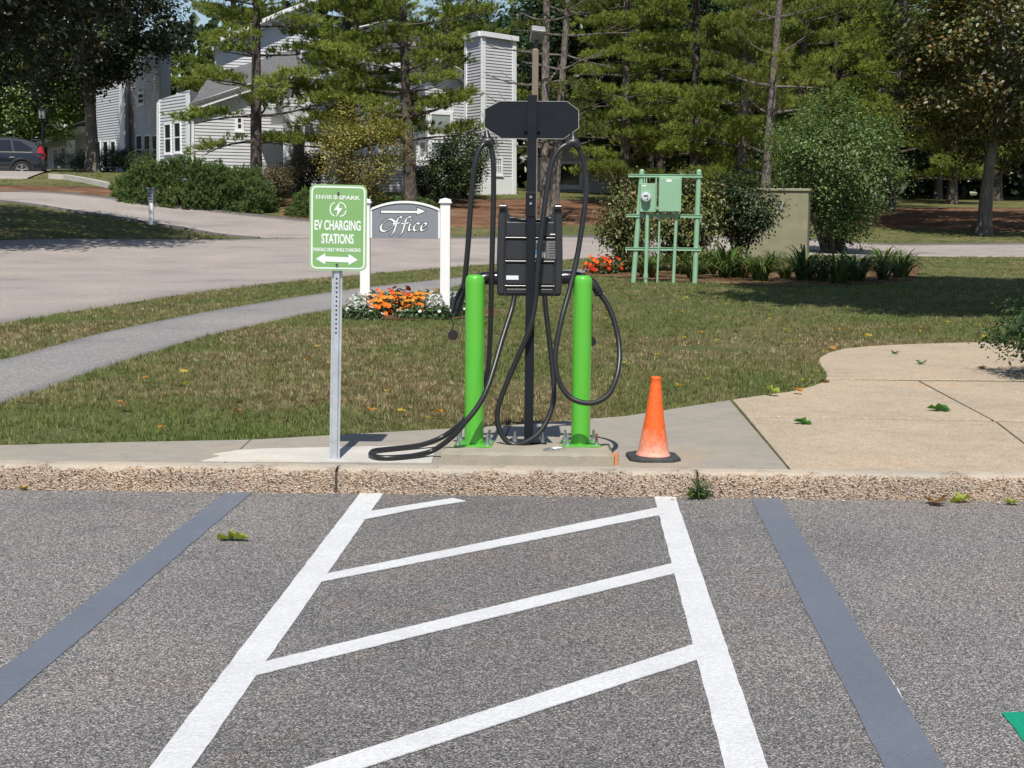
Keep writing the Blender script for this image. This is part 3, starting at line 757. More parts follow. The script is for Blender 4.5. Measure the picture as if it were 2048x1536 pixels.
def window(root, pl, x0, y0, x1, y1, glass='window_glass', fr=.1, mull=True, cols=1):
    O = root.location; a = pl.pt(x0, y1); b = pl.pt(x1, y0)
    s0, s1 = sorted((a[0], b[0])); z0, z1 = sorted((a[1], b[1]))
    m = MB()
    def rect(u0, u1, v0, v1, f, bk): m.prism([(u0, v0), (u1, v0), (u1, v1), (u0, v1)], lambda p: pl.w(p, f) - O, lambda p: pl.w(p, bk) - O)
    rect(s0, s0 + fr, z0, z1, .07, .0); rect(s1 - fr, s1, z0, z1, .07, .0)
    rect(s0 + fr, s1 - fr, z1 - fr, z1, .068, 0); rect(s0 + fr, s1 - fr, z0, z0 + fr, .068, 0)
    rect(s0 - .04, s1 + .04, z0 - .06, z0, .1, 0)
    if mull: rect(s0 + fr, s1 - fr, (z0 + z1) / 2 - .025, (z0 + z1) / 2 + .025, .055, .0)
    for c in range(1, cols): u = s0 + fr + (s1 - s0 - 2 * fr) * c / cols; rect(u - .02, u + .02, z0 + fr, z1 - fr, .054, 0)
    w = m.build('window', 'house_trim', root)
    g = MB(); g.prism([(s0 + fr, z0 + fr), (s1 - fr, z0 + fr), (s1 - fr, z1 - fr), (s0 + fr, z1 - fr)], lambda p: pl.w(p, .042) - O, lambda p: pl.w(p, .01) - O)
    g.build('pane', glass, w)
    return w
def slab_roof(root, pl, pts, depth=5., rise=1.6, over=.35, thick=.12):
    O = root.location; m = MB()
    for a, b in zip(pts[:-1], pts[1:]):
        a, b = pl.pt(*a), pl.pt(*b)
        q = [pl.w(a, over), pl.w(b, over), pl.w(b, 0) + Vector((0, depth, rise)), pl.w(a, 0) + Vector((0, depth, rise))]
        m.add([p - O + Vector((0, 0, .02)) for p in q] + [p - O + Vector((0, 0, thick + .02)) for p in q], [(3, 2, 1, 0), (4, 5, 6, 7), (0, 1, 5, 4), (1, 2, 6, 5), (2, 3, 7, 6), (3, 0, 4, 7)])
    return m.build('roof', 'roof_shingle', root)

p0 = At(600, 404, 64); p0.z = ground(p0.x, p0.y)
H = thing('apartment_building', p0, 'large grey clapboard apartment building with white trim behind the pines', 'building')
# porch wing, far left
PA = Plane(92, 88, 200, 86)
wall(H, PA, [(95, 352), (200, 352), (200, 258), (182, 258), (95, 288)], 4, .14)
slab_roof(H, PA, [(88, 287), (184, 255), (205, 255)], 4, .9, 1.0, .16)
band(H, PA, [(90, 294), (184, 263)], .28, .85)
window(H, PA, 107, 295, 119, 342, fr=.1); window(H, PA, 123, 293, 134, 340, fr=.1)
PAp = Plane(92, 87, 200, 85)
board(H, PAp, 140, 280, 149, 352, .25, name='porch_post', back=-.05)
# left wing in steps
PB = Plane(195, 79, 250, 75)
wall(H, PB, [(193, 360), (251, 360), (251, 150), (193, 175)], 4)
for x in (198, 213, 228): window(H, PB, x - 4.5, 281, x + 4.5, 336, fr=.06)
board(H, PB, 241, 150, 251, 358, .07, name='corner_board')
PR = Plane(251, 74, 263, 75.5)
wall(H, PR, [(251, 352), (263, 352), (263, 150), (251, 150)], 3)
board(H, PR, 259, 150, 263, 350, .05, name='corner_board')
PC = Plane(262, 75.5, 320, 71)
wall(H, PC, [(262, 350), (320, 350), (320, 100), (262, 118)], 4)
for x in (281, 297, 313): window(H, PC, x - 6, 269, x + 5, 330, fr=.06)
window(H, PC, 278, 182, 290, 212, fr=.12)
PD = Plane(318, 63, 379, 60)
wall(H, PD, [(317, 350), (380, 350), (380, 180), (317, 200)], 3)
board(H, PD, 316, 205, 321, 330, .06, name='corner_board')
window(H, PD, 331.5, 246, 344, 308, fr=.06); window(H, PD, 350.5, 243, 363.5, 306, fr=.06)
board(H, PD, 374, 190, 380, 345, .06, name='corner_board')
# broad gable wall
PE = Plane(379, 60, 576, 62.2)
wall(H, PE, [(379, 350), (609, 350), (609, 150), (560, 160), (379, 222)], 4.5)
board(H, PE, 379, 220, 387, 345, .062, name='corner_board')
band(H, PE, [(379, 222), (450, 198), (560, 162), (609, 148)], .3, .3)
slab_roof(H, PE, [(372, 216), (560, 155), (618, 138)], 5, 1.5, .35)
window(H, PE, 470, 232, 486, 262, fr=.1)
PU_ = Plane(430, 67, 625, 69)
wall(H, PU_, [(430, 210), (625, 210), (625, 22), (565, 42), (470, 84), (430, 100)], 5)
band(H, PU_, [(424, 101), (470, 82), (565, 40), (630, 16)], .42, .35)
slab_roof(H, PU_, [(420, 97), (470, 76), (565, 34), (634, 8)], 5, .6, .5)
# entry portal
PF = Plane(609, 61, 822, 63.4)
PO = Plane(570, 60.2, 625, 60.9)
board(H, PO, 570, 236, 583, 345, .12, name='porch_post', back=-.15)
board(H, PO, 570, 231, 624, 246, .13, name='porch_lintel', back=-1.2)
board(H, PO, 540, 214, 620, 232, .1, name='porch_roof', back=-1.2, mat='house_siding')
PDr = Plane(570, 61.9, 625, 62.4)
board(H, PDr, 588, 250, 606, 340, .03, mat='door_and_shade_grey', name='door', back=-.03)
# tall middle block
wall(H, PF, [(609, 360), (822, 360), (822, 96), (800, 78), (760, 62), (660, 84), (609, 118)], 6)
board(H, PF, 609, 120, 619, 350, .062, name='corner_board')
band(H, PF, [(600, 118), (660, 82), (760, 58)], .3, .4); band(H, PF, [(760, 58), (800, 74), (824, 93)], .3, .4)
slab_roof(H, PF, [(596, 114), (660, 76), (760, 52)], 6, .5, .5); slab_roof(H, PF, [(760, 52), (802, 68), (832, 90)], 6, .5, .5)
board(H, PF, 706, 140, 800, 172, .02, mat='door_and_shade_grey', name='balcony_shade_board', back=-.02)  # flat dark board: the shade inside the balcony is put into its colour
board(H, PF, 700, 132, 806, 143, .5, name='balcony_roof')
board(H, PF, 706, 166, 800, 178, .3, name='balcony_rail')
for x in (712, 742, 771): window(H, PF, x, 182, x + 26, 236, 'window_blind', .12)
for x in (712, 742, 771): window(H, PF, x, 258, x + 26, 296, 'window_blind', .12)
board(H, PF, 700, 300, 806, 310, .25, name='belt_board')
window(H, PF, 640, 268, 660, 308, fr=.12)
# right block
PG = Plane(800, 65, 935, 67.5)
wall(H, PG, [(800, 378), (935, 378), (935, 176), (905, 152), (850, 130), (800, 126)], 4)
band(H, PG, [(850, 128), (905, 150), (938, 176)], .3, .4)
slab_roof(H, PG, [(800, 122), (850, 124), (905, 146), (942, 174)], 4, .5, .5)
board(H, PG, 830, 204, 906, 226, .05, name='trim_board'); board(H, PG, 830, 272, 906, 280, .05, name='trim_board')
window(H, PG, 834, 224, 852, 274, 'window_blind', .12, False); window(H, PG, 856, 224, 904, 274, 'window_blind', .14, False)
window(H, PG, 834, 280, 852, 318, 'window_blind', .12); window(H, PG, 856, 280, 904, 318, 'window_blind', .14)
board(H, PG, 828, 322, 872, 331, .08, name='trim_board')
# stair tower
PH = Plane(931, 66, 962, 64.5); PI = Plane(962, 64.5, 1031, 66)
wall(H, PH, [(931, 402), (962.3, 402), (962.3, 71), (931, 80)], 3)
wall(H, PI, [(961.7, 402), (1031, 402), (1031, 82), (961.7, 71)], 3)
board(H, PH, 931, 78, 935, 398, .06, name='corner_board'); board(H, PI, 961.5, 71, 969, 398, .065, name='corner_board'); board(H, PI, 1024, 80, 1031, 398, .06, name='corner_board')
band(H, PI, [(960, 72), (1033, 83)], .2, .15); band(H, PH, [(930, 81), (963, 72)], .2, .15)
window(H, PI, 982, 313, 1004, 350, 'window_blind', .1, True, 4)
board(H, PI, 969, 356, 1024, 398, .05, name='skirt_board')

p1 = At(1160, 404, 74); p1.z = ground(p1.x, p1.y)
H2 = thing('apartment_building', p1, 'dim grey clapboard building in the shade behind the charger', 'building')
PJ = Plane(1095, 75, 1228, 75.5)
wall(H2, PJ, [(1060, 405), (1226, 405), (1226, 285), (1060, 285)], 5)
slab_roof(H2, PJ, [(1050, 283), (1236, 283)], 6, 2.2, .6)
window(H2, PJ, 1112, 322, 1165, 376, 'window_glass', .16, False)
board(H2, PJ, 1219, 288, 1226, 400, .06, name='corner_board'); board(H2, PJ, 1100, 305, 1105, 400, .06, name='trim_board')

# ================================================================== CAR
def car():
    b = T(50, 358); b.y = 65.0
    b = At(-26, 357, 65.0)
    root = thing('parked_car', b, 'dark blue grey SUV parked by the porch at the far left', 'car', rz=.33)
    # local: x along the car, rear at +x; wheels touch z = 0
    L2 = 2.32; W = .92
    low = [(-2.30, .42), (-2.34, .62), (-2.28, .86), (-2.05, .98), (-1.25, 1.06), (2.02, 1.08), (2.26, 1.06), (2.33, .88), (2.36, .6), (2.30, .40), (1.98, .28), (-2.0, .28)]
    m = MB(); n = len(low)
    secs = [(-W, .93), (-W * .985, .985), (-W * .94, 1.0), (W * .94, 1.0), (W * .985, .985), (W, .93)]
    vs = []
    for y, s in secs:
        for x, z in low: vs.append((x * (s if abs(x) > 2 else 1), y, .6 + (z - .6) * (s if z > .9 or z < .4 else 1)))
    fs = [tuple(range(n)), tuple(range(len(secs) * n - 1, (len(secs) - 1) * n - 1, -1))]
    for k in range(len(secs) - 1):
        for i in range(n): fs.append((k * n + i, k * n + (i + 1) % n, (k + 1) * n + (i + 1) % n, (k + 1) * n + i))
    body = m.add(vs, fs).build('body', 'car_paint', root, True, 30)
    cab = [(-1.32, 1.05), (-.62, 1.55), (-.2, 1.66), (.9, 1.68), (1.55, 1.62), (1.92, 1.5), (2.2, 1.07)]
    def cabin(cab, wl, wh, mat, name, parent):
        n = len(cab); vs = []
        for sy in (-1, 1):
            for x, z in cab:
                f = (z - 1.05) / .63; vs.append((x, sy * (wl + (wh - wl) * f), z))
        return MB().add(vs, [tuple(range(n)), tuple(range(2 * n - 1, n - 1, -1))] + [(i, (i + 1) % n, n + (i + 1) % n, n + i) for i in range(n)]).build(name, mat, parent, True, 30)
    cabin(cab, .9, .68, 'car_paint', 'cabin', root)
    def sidewin(pts, nm):
        vs = []
        for x, z in pts:
            f = (z - 1.05) / .63; vs.append((x, -(.9 + (.68 - .9) * f) - .012, z))
        for x, z in pts:
            f = (z - 1.05) / .63; vs.append((x, -(.9 + (.68 - .9) * f) + .02, z))
        n = len(pts)
        w = MB().add(vs, [tuple(range(n)), tuple(range(2 * n - 1, n - 1, -1))] + [(i, (i + 1) % n, n + (i + 1) % n, n + i) for i in range(n)]).build('side_window', 'car_glass', root)
    sidewin([(-1.1, 1.12), (-.58, 1.5), (-.16, 1.57), (-.16, 1.12)], '')
    sidewin([(-.08, 1.12), (-.08, 1.575), (.95, 1.59), (1.02, 1.12)], '')
    sidewin([(1.12, 1.12), (1.05, 1.585), (1.35, 1.55), (1.83, 1.24), (1.74, 1.12)], '')
    MB().bar((-1.1, -.905, 1.095), (1.8, -.905, 1.095), .02, .03).build('window_trim', 'chrome', root)
    MB().box((1.0, -.925, .88), (.2, .03, .035)).build('door_handle', 'chrome', root); MB().box((-.2, -.925, .88), (.2, .03, .035)).build('door_handle', 'chrome', root)
    for x in (-.12, 1.12):
        MB().bar((x, -.921, .42), (x + .02, -.921, 1.06), .012, .01, (0, 1, 0)).build('door_seam', 'car_trim', root)
    MB().box((0, -.9, .38), (3.0, .08, .2)).build('sill_cladding', 'car_trim', root, bevel=.02)
    MB().box((2.22, 0, .5), (.34, 1.72, .34)).build('rear_bumper', 'car_trim', root, bevel=.05)
    for sy in (-1, 1):
        MB().add([(1.96, sy * .925, .98), (2.12, sy * .84, 1.36), (2.24, sy * .76, 1.34), (2.36, sy * .78, .94), (2.3, sy * .92, .82), (1.96, sy * .80, .98), (2.10, sy * .72, 1.34), (2.18, sy * .64, 1.32), (2.30, sy * .66, .94), (2.24, sy * .8, .82)],
                 [(0, 1, 2, 3, 4), (9, 8, 7, 6, 5), (0, 5, 6, 1), (1, 6, 7, 2), (2, 7, 8, 3), (3, 8, 9, 4), (4, 9, 5, 0)]).build('tail_light', 'tail_red', root)
    MB().box((1.98, 0, 1.62), (.35, 1.2, .04)).build('spoiler', 'car_paint', root, bevel=.015)
    for sy in (-1, 1): MB().bar((-.3, sy * .62, 1.7), (1.5, sy * .6, 1.7), .035, .035).build('roof_rail', 'car_trim', root)
    for x in (-1.38, 1.38):
        arch = MB(); pts = [(x + .46 * math.cos(a), -.925, .36 + .46 * math.sin(a)) for a in np.linspace(-.25, math.pi + .25, 18)]
        arch.tube(pts, .055, 6).build('wheel_arch', 'car_trim', root, True)
        disc = MB().tube([(x, -.93, .36), (x, -.5, .36)], .43, 24); disc.build('wheel_well', 'dark_hole', root)
        for sy in (-1, 1):
            w = thing_part('wheel', root, (x, sy * .86, .355))
            t = MB(); prof = [(.24, -.1), (.33, -.115), (.355, -.08), (.355, .08), (.33, .115), (.24, .1)]
            V = []; F = []; nn = 28
            for r, y in prof:
                for j in range(nn): a = 2 * math.pi * j / nn; V.append((r * math.cos(a), y, r * math.sin(a)))
            for i in range(len(prof) - 1):
                for j in range(nn): F.append((i * nn + j, i * nn + (j + 1) % nn, (i + 1) * nn + (j + 1) % nn, (i + 1) * nn + j))
            MB().add(V, F).build('tyre', 'tyre', w, True, 40)
            MB().tube([(0, sy * .085, 0), (0, sy * .02, 0)], .245, 24).build('rim_dish', 'car_trim', w)
            for k in range(5):
                for s in (-.13, .13):
                    a = 2 * math.pi * k / 5 + .3
                    MB().bar((.04 * math.cos(a), sy * .1, .04 * math.sin(a)), (.24 * math.cos(a + s), sy * .105, .24 * math.sin(a + s)), .028, .03, (0, 1, 0)).build('spoke', 'alloy', w)
            MB().tube([(.236 * math.cos(a), sy * .1, .236 * math.sin(a)) for a in np.linspace(0, 2 * math.pi, 29)], .014, 6).build('rim', 'alloy', w, True)
            MB().tube([(0, sy * .07, 0), (0, sy * .12, 0)], .045, 10).build('hub', 'alloy', w)
    return root
def thing_part(name, parent, loc):
    o = bpy.data.objects.new(name, None); COL.objects.link(o); o.parent = parent; o.location = loc; o.empty_display_size = .05; return o
cr = car()
# ================================================================== THE CHARGER AND ITS NEIGHBOURS
PADZ = .192
# --- concrete pad
pa, pb = G(882, 929, SZ), G(1228, 933, SZ)
pu = (pb - pa).normalized(); pn = Vector((-pu.y, pu.x, 0)); plen = (pb - pa).length
pad = thing('concrete_pad', pa, 'low cast concrete pad carrying the charger and green bollards', 'concrete pad')
V = []; F = []; nx, nd = 36, 12
def padpt(u, w, z):
    e = min(u, plen - u, w, .43 - w); r = .008 * math.exp(-max(e, 0) / .008)
    chip = max(0, mnoise.noise(Vector((u * 12, w * 12, 2)))) * .014 * math.exp(-max(e, 0) / .03)
    return pu * u + pn * w + Vector((0, 0, z - r - chip + .002 * mnoise.noise(Vector((u * 20, w * 20, 5)))))
for i in range(nx + 1):
    for j in range(nd + 1): V.append(padpt(plen * i / nx, .43 * j / nd, PADZ - SZ))
for i in range(nx):
    for j in range(nd): k = i * (nd + 1) + j; F.append((k, k + nd + 1, k + nd + 2, k + 1))
rim = [i * (nd + 1) for i in range(nx + 1)] + [nx * (nd + 1) + j for j in range(1, nd + 1)] + [i * (nd + 1) + nd for i in range(nx - 1, -1, -1)] + [j for j in range(nd - 1, 0, -1)]
b0 = len(V)
for k in rim: V.append(Vector((V[k][0], V[k][1], -.06)) + Vector((random.uniform(-.003, .003), random.uniform(-.004, .002), 0)))
for q in range(len(rim)): q2 = (q + 1) % len(rim); F.append((rim[q], b0 + q, b0 + q2, rim[q2]))
MB().add(V, F).build('slab', 'pad_concrete', pad, True, 50)

def bolt_mesh(h, rusty=False):
    m = MB(); m.tube([(0, 0, 0), (0, 0, .005)], .017, 14); m.lathe([(.0125, .005), (.0125, .017)], n=6)
    return m
def add_bolt(parent, loc, h=.05, rusty=False):
    bo = bolt_mesh(h).build('nut', 'zinc_bolt', parent); bo.location = loc
    st = MB().tube([(0, 0, .01), (0, 0, h)], .0075, 8).build('stud', 'rust' if rusty else 'zinc_bolt', bo)
    return bo
def bollard(px, py, label, rust=()):
    b = G(px, py, PADZ); b.y += .0
    o = thing('bollard', b, label, 'bollard', 'green bollards on the concrete pad')
    R = .0525; Hh = .935
    prof = [(R, .006), (R, Hh - .045), (R * .985, Hh - .03), (R * .93, Hh - .016), (R * .8, Hh - .006), (R * .55, Hh - .001), (.002, Hh)]
    MB().lathe(prof, n=48).build('post', 'bollard_green', o, True, 60)
    p = MB(); p.box((0, 0, .005), (.205, .205, .010)); p.build('base_plate', 'bollard_green', o, bevel=.002)
    q = 0
    for sx in (-1, 1):
        for sy in (-1, 1):
            add_bolt(o, (sx * .08, sy * .08, .010), .062 if sy < 0 else .06, (sx, sy) in rust); q += 1
    return o
bl = bollard(948, 889, 'bright green bollard left of the charger, cable loop in front')
br = bollard(1161, 889, 'bright green bollard right of the charger, cable hanging across it', ((1, -1),))
br.rotation_euler = (0, 0, .05); bl.rotation_euler = (0, 0, -.06)

# --- EV charger on its stand (we see it from behind)
CY = 8.44
cb = G(1057, 885, PADZ); CY = cb.y
ch = thing('ev_charger', cb, 'black electric car charger on a slim post between green bollards', 'charger')
def L3(px, py, Y): return At(px, py, Y) - cb           # into the charger's own frame
lean = math.radians(.15)
PWd = .05
topz = At(1065, 190, CY).z - cb.z; topx = At(1065, 190, CY).x - cb.x
post = MB(); post.bar((0, 0, 0), (topx, 0, topz), PWd, .05, (0, 1, 0)); post.build('post', 'black_metal', ch, bevel=.002)
slv0, slv1 = At(1062, 433, CY).z - cb.z, At(1062, 384, CY).z - cb.z
sx0 = At(1061, 433, CY).x - cb.x
MB().bar((sx0, -.002, slv0), (sx0 + .001, -.002, slv1), .056, .056, (0, 1, 0)).build('post_sleeve', 'black_metal', ch, bevel=.002)
for py in (394, 407):
    z = At(1061, py, CY).z - cb.z; s = MB().tube([(sx0, -.030, z), (sx0, -.036, z)], .007, 10); s.build('screw', 'zinc_bolt', ch)
ft = MB(); ft.box((0, 0, .005), (.20, .13, .01)); ft.build('base_plate', 'black_metal', ch, bevel=.002)
for sx in (-1, 1):
    for sy in (-1, 1): add_bolt(ch, (sx * .075, sy * .042, .01), .045)
# sign blade, cut corners, seen from the back
YB = CY + .035
bp = [(970, 219), (1000, 203), (1133, 203.5), (1156, 221), (1156, 256), (1126, 277), (1003, 276), (970, 254)]
bq = [L3(x, y, YB) for x, y in bp]
m = MB().prism(list(range(8)), lambda i: tuple(bq[i]), lambda i: tuple(bq[i] + Vector((0, .012, 0))))
blade = m.build('sign_blade', 'black_metal', ch)
rim = MB()
cpt = sum(bq, Vector()) / 8
for i in range(8):
    a, b = bq[i], bq[(i + 1) % 8]; oa = a + (a - cpt).normalized() * .004; ob = b + (b - cpt).normalized() * .004
    rim.bar(oa + Vector((0, .006, 0)), ob + Vector((0, .006, 0)), .003, .017, (0, 1, 0))
rim.build('blade_edge', 'edge_metal', blade)
for px, py in ((1040, 240), (1095, 240)):
    pass
MB().box((topx * .85, .03, L3(1062, 240, CY).z), (.09, .014, .12)).build('blade_bracket', 'black_metal', ch)
# charger cabinet: back shell with handles, panels and ribs
YC = CY + .045
zt_, zb_ = L3(1060, 409, YC).z, L3(1060, 588, YC).z
xl_, xr_ = L3(996, 500, YC).x, L3(1124, 500, YC).x
xc = (xl_ + xr_) / 2; hw = (xr_ - xl_) / 2
y0 = .045
def X(f): return xc + hw * f
dip = L3(1060, 437, YC).z
outl = [(-1.03, zb_ + .01), (-.98, zb_ - .012), (.98, zb_ - .012), (1.0, zb_ + .01), (1.03, zb_ + .18), (1.0, zt_ - .06), (.96, zt_), (.78, zt_ + .003), (.72, zt_ - .02), (.70, zt_ - .05), (.6, dip + .012), (.3, dip + .001), (0, dip - .004), (-.3, dip + .001), (-.6, dip + .012), (-.68, zt_ - .05), (-.70, zt_ - .02), (-.76, zt_ + .003), (-.95, zt_), (-1.0, zt_ - .06), (-1.04, zb_ + .18)]
cab = MB().prism(outl, lambda p: (X(p[0]), y0 + .012, p[1]), lambda p: (X(p[0]), y0 + .15, p[1])).build('cabinet', 'black_plastic', ch, bevel=.01, segs=3)
# raised side rails and handles
for s in (-1, 1):
    rail = [(.80, zb_), (1.0, zb_), (1.02, zb_ + .18), (.99, zt_ - .06), (.95, zt_ - .002), (.8, zt_ + .001), (.76, zt_ - .02), (.77, zt_ - .1), (.80, zb_ + .2)]
    MB().prism(rail, lambda p: (X(s * p[0]), y0 - .006, p[1]), lambda p: (X(s * p[0]), y0 + .02, p[1])).build('side_rail', 'black_plastic', cab, bevel=.006, segs=3)
    hz = zt_ - .016; MB().tube([(X(s * .77), y0 - .004, hz), (X(s * .95), y0 - .004, hz)], .02, 14).build('handle', 'gloss_plastic', cab, True, 50)
rows = [(L3(1060, 444, YC).z, L3(1060, 473, YC).z), (L3(1060, 480, YC).z, L3(1060, 520, YC).z), (L3(1060, 527, YC).z, L3(1060, 569, YC).z)]
for a, b in rows:
    MB().box((xc, y0 + .010, (a + b) / 2), (hw * 1.5, .012, abs(a - b))).build('back_panel', 'black_plastic', cab, bevel=.004)
for a in [L3(1060, 476.5, YC).z, L3(1060, 523.5, YC).z, L3(1060, 573, YC).z]:
    MB().tube([(X(-.77), y0 + .005, a), (X(.77), y0 + .005, a)], .0085, 10).build('rib', 'gloss_plastic', cab, True, 50)
arcp = [(X(f), y0 + .004, dip + (.004 if abs(f) < .35 else .012) - .010) for f in (-.64, -.5, -.3, 0, .3, .5, .64)]
MB().tube(smoothpath(arcp, 5), .008, 8).build('top_rib', 'gloss_plastic', cab, True)
lower = MB().box((xc, y0 + .012, zb_ + .015), (hw * 1.5, .02, .03)).build('lower_lip', 'black_plastic', cab, bevel=.006)
def sticker(x0, y0_, x1, y1, mat, name='sticker', off=.0):
    a, b = L3(x0, y0_, CY + .047), L3(x1, y1, CY + .047)
    return MB().box(((a.x + b.x) / 2, y0 + .0025 - off, (a.z + b.z) / 2), (abs(b.x - a.x), .002, abs(a.z - b.z))).build(name, mat, cab)
sticker(1012.5, 551, 1037, 559.5, 'sticker_white')
sticker(1069, 481, 1113, 519, 'sticker_grey', 'rating_label')
sticker(1094, 483, 1112, 517, 'lamp_lens', 'rating_text_block', .002)
for k in range(6): sticker(1097, 486 + k * 5, 1111, 487.2 + k * 5, 'ink_black', 'text_line', .004)
sticker(1083.5, 504, 1090, 515, 'sticker_white', 'barcode_sticker', .003)
sticker(1070, 501, 1076, 510, 'sticker_blue', 'blue_mark', .003); sticker(1071, 510, 1075, 515, 'sticker_white', 'white_mark', .003)
sticker(1100, 467.5, 1113.5, 469.8, 'sticker_white', 'maker_mark')
def text(body, name, mat, parent, h, sx=1., bold=0., ext_=.0008, italic=0., space=1.):
    c = bpy.data.curves.new(name, 'FONT'); c.body = body; c.size = 1.; c.align_x = 'CENTER'; c.align_y = 'CENTER'; c.offset = bold; c.extrude = 0; c.shear = italic; c.space_character = space; c.resolution_u = 4
    t = bpy.data.objects.new(name, c); COL.objects.link(t)
    dg = bpy.context.evaluated_depsgraph_get(); me = bpy.data.meshes.new_from_object(t.evaluated_get(dg)); bpy.data.objects.remove(t)
    v = np.empty(len(me.vertices) * 3); me.vertices.foreach_get('co', v); v = v.reshape(-1, 3)
    x0, x1 = v[:, 0].min(), v[:, 0].max(); y0_, y1 = v[:, 1].min(), v[:, 1].max()
    s = h / (y1 - y0_); v[:, 0] = (v[:, 0] - (x0 + x1) / 2) * s * sx; v[:, 2] = (v[:, 1] - (y0_ + y1) / 2) * s; v[:, 1] = 0
    me.vertices.foreach_set('co', v.ravel()); me.update()
    o = link(name, me, mat, parent); return o
tz = L3(1084, 483, YC); tt = text('ZEROVA', 'lettering', 'sticker_white', cab, .011, .8, .01); tt.location = (L3(1081, 483, YC).x, y0 - .0025, tz.z)
# holster arms
def tubep(name, pts, r, mat, parent, n=14, k=7):
    P = smoothpath([L3(*p) for p in pts], k)
    if hasattr(r, '__len__'): r = list(np.interp(np.linspace(0, 1, len(P)), np.linspace(0, 1, len(r)), r))
    return MB().tube(P, r, n).build(name, mat, parent, True, 60)
YA = CY + .1
for nm, pts in (('l', [(1000, 557, YA), (985, 556, YA), (968, 557, YA - .01), (950, 563, YA - .02), (934, 577, YA - .03)]), ('r', [(1118, 556, YA), (1134, 555, YA), (1152, 556, YA - .01), (1170, 560, YA - .02), (1184, 572, YA - .03)])):
    arm = tubep('holster_arm', pts, [.038, .038, .036, .032, .022], 'gloss_plastic', ch, 18)
# cables
CR = .0148
g = lambda px, py, z=.02: (px, py, G(px, py, SZ + z).y)
cableA = [(1030, 575, CY + .08), (1029, 592, CY + .07), (1023, 620, CY + .04), (1012, 655, CY - .02), (1001, 690, CY - .08), (988, 735, CY - .15), (973, 780, CY - .21), (954, 815, CY - .24), (930, 845, CY - .26), (905, 873, CY - .24)] + \
         [g(868, 900, .04), g(830, 911), g(790, 915), g(760, 915), g(744, 911), g(742, 907), g(748, 902), g(770, 899), g(810, 895), g(850, 888, .03), (890, 871, CY + .18), (925, 843, CY + .12), (952, 805, CY + .07), (968, 772, CY + .06), (976, 735, CY + .05), (980, 680, CY + .05), (982, 620, CY + .04), (983, 560, CY + .03), (985, 480, CY + .02), (987, 400, CY + .02), (987, 340, CY + .02), (985, 310, CY + .02), (981, 292, CY + .02), (975, 286, CY + .02), (966, 290, CY + .0), (956, 305, CY - .01), (950, 330, CY - .02), (945, 370, CY - .02), (940, 430, CY - .02), (936, 490, CY - .02), (931, 545, CY - .01), (927, 575, CY)]
tubep('charging_cable', cableA, CR, 'cable_rubber', ch, 12, 6)
cableB = [(1088, 575, CY + .08), (1089, 592, CY + .07), (1094, 640, CY + .05), (1101, 700, CY + .03), (1107, 760, CY + .0), (1107, 800, CY - .03), (1097, 835, CY - .06), (1078, 866, CY - .09), (1052, 884, CY - .1), (1028, 889, CY - .09), (1008, 876, CY - .08), (996, 850, CY - .07), (995, 825, CY - .07), (1002, 797, CY - .07), (1020, 750, CY - .07), (1042, 700, CY - .07), (1060, 655, CY - .07), (1070, 610, CY - .06), (1074, 560, CY - .06), (1079, 500, CY - .06), (1087, 430, CY - .05), (1095, 370, CY - .03), (1104, 325, CY - .02), (1116, 302, CY - .01), (1130, 291, CY), (1142, 289, CY + .01), (1154, 294, CY + .02), (1163, 310, CY + .02), (1170, 340, CY + .02), (1173, 370, CY + .01), (1170, 410, CY), (1163, 460, CY - .02), (1153, 520, CY - .05), (1139, 580, CY - .1), (1124, 635, CY - .16), (1113, 690, CY - .2), (1111, 730, CY - .22), (1119, 765, CY - .23), (1136, 791, CY - .24), (1160, 804, CY - .25), (1190, 805, CY - .24), (1217, 789, CY - .2), (1233, 755, CY - .12), (1239, 715, CY - .05), (1236, 675, CY), (1226, 635, CY + .03), (1213, 606, CY + .05), (1200, 588, CY + .06)]
tubep('charging_cable', cableB, CR, 'cable_rubber', ch, 12, 6)
# hangers under the blade tips, strain reliefs
for pts in ([(973, 262, CY + .03), (974, 272, CY + .025), (976, 284, CY + .02)], [(1146, 264, CY + .03), (1146, 274, CY + .02), (1147, 286, CY + .01)]):
    h = tubep('cable_hanger', pts, [.012, .017, .024, .026], 'cable_rubber', ch, 10)
    x, y, Y = pts[-1]; MB().tube([L3(x - 13, y + 4, Y), L3(x - 4, y - 1, Y), L3(x + 4, y - 1, Y), L3(x + 9, y + 8, Y)], [.024, .027, .027, .022], 12).build('hanger_saddle', 'cable_rubber', h, True)
# left connector (hangs), with its dust cap
gun = tubep('plug', [(930, 566, CY), (927, 576, CY), (922, 590, CY), (917, 603, CY), (913, 617, CY), (911, 624, CY)], [.017, .019, .026, .03, .03, .024], 'gloss_plastic', ch, 16)
tubep('plug_lever', [(924, 573, CY - .03), (915, 588, CY - .03), (909, 605, CY - .03), (907, 620, CY - .03)], [.006, .008, .007], 'gloss_plastic', gun, 8)
MB().tube([L3(913, 617, CY), L3(910, 628, CY)], [.026, .026], 14).build('plug_nose', 'cable_rubber', gun, True, 50)
tubep('cap_strap', [(908, 618, CY), (904, 630, CY), (903, 640, CY), (907, 648, CY), (904, 656, CY), (903, 662, CY)], .0035, 'cable_rubber', gun, 6)
q = L3(906, 670, CY); cp = MB().tube([(q.x, -.012, q.z), (q.x, -.006, q.z), (q.x, .02, q.z), (q.x, .026, q.z)], [.024, .028, .028, .024], 18); cp.build('dust_cap', 'cable_rubber', gun, True, 40)
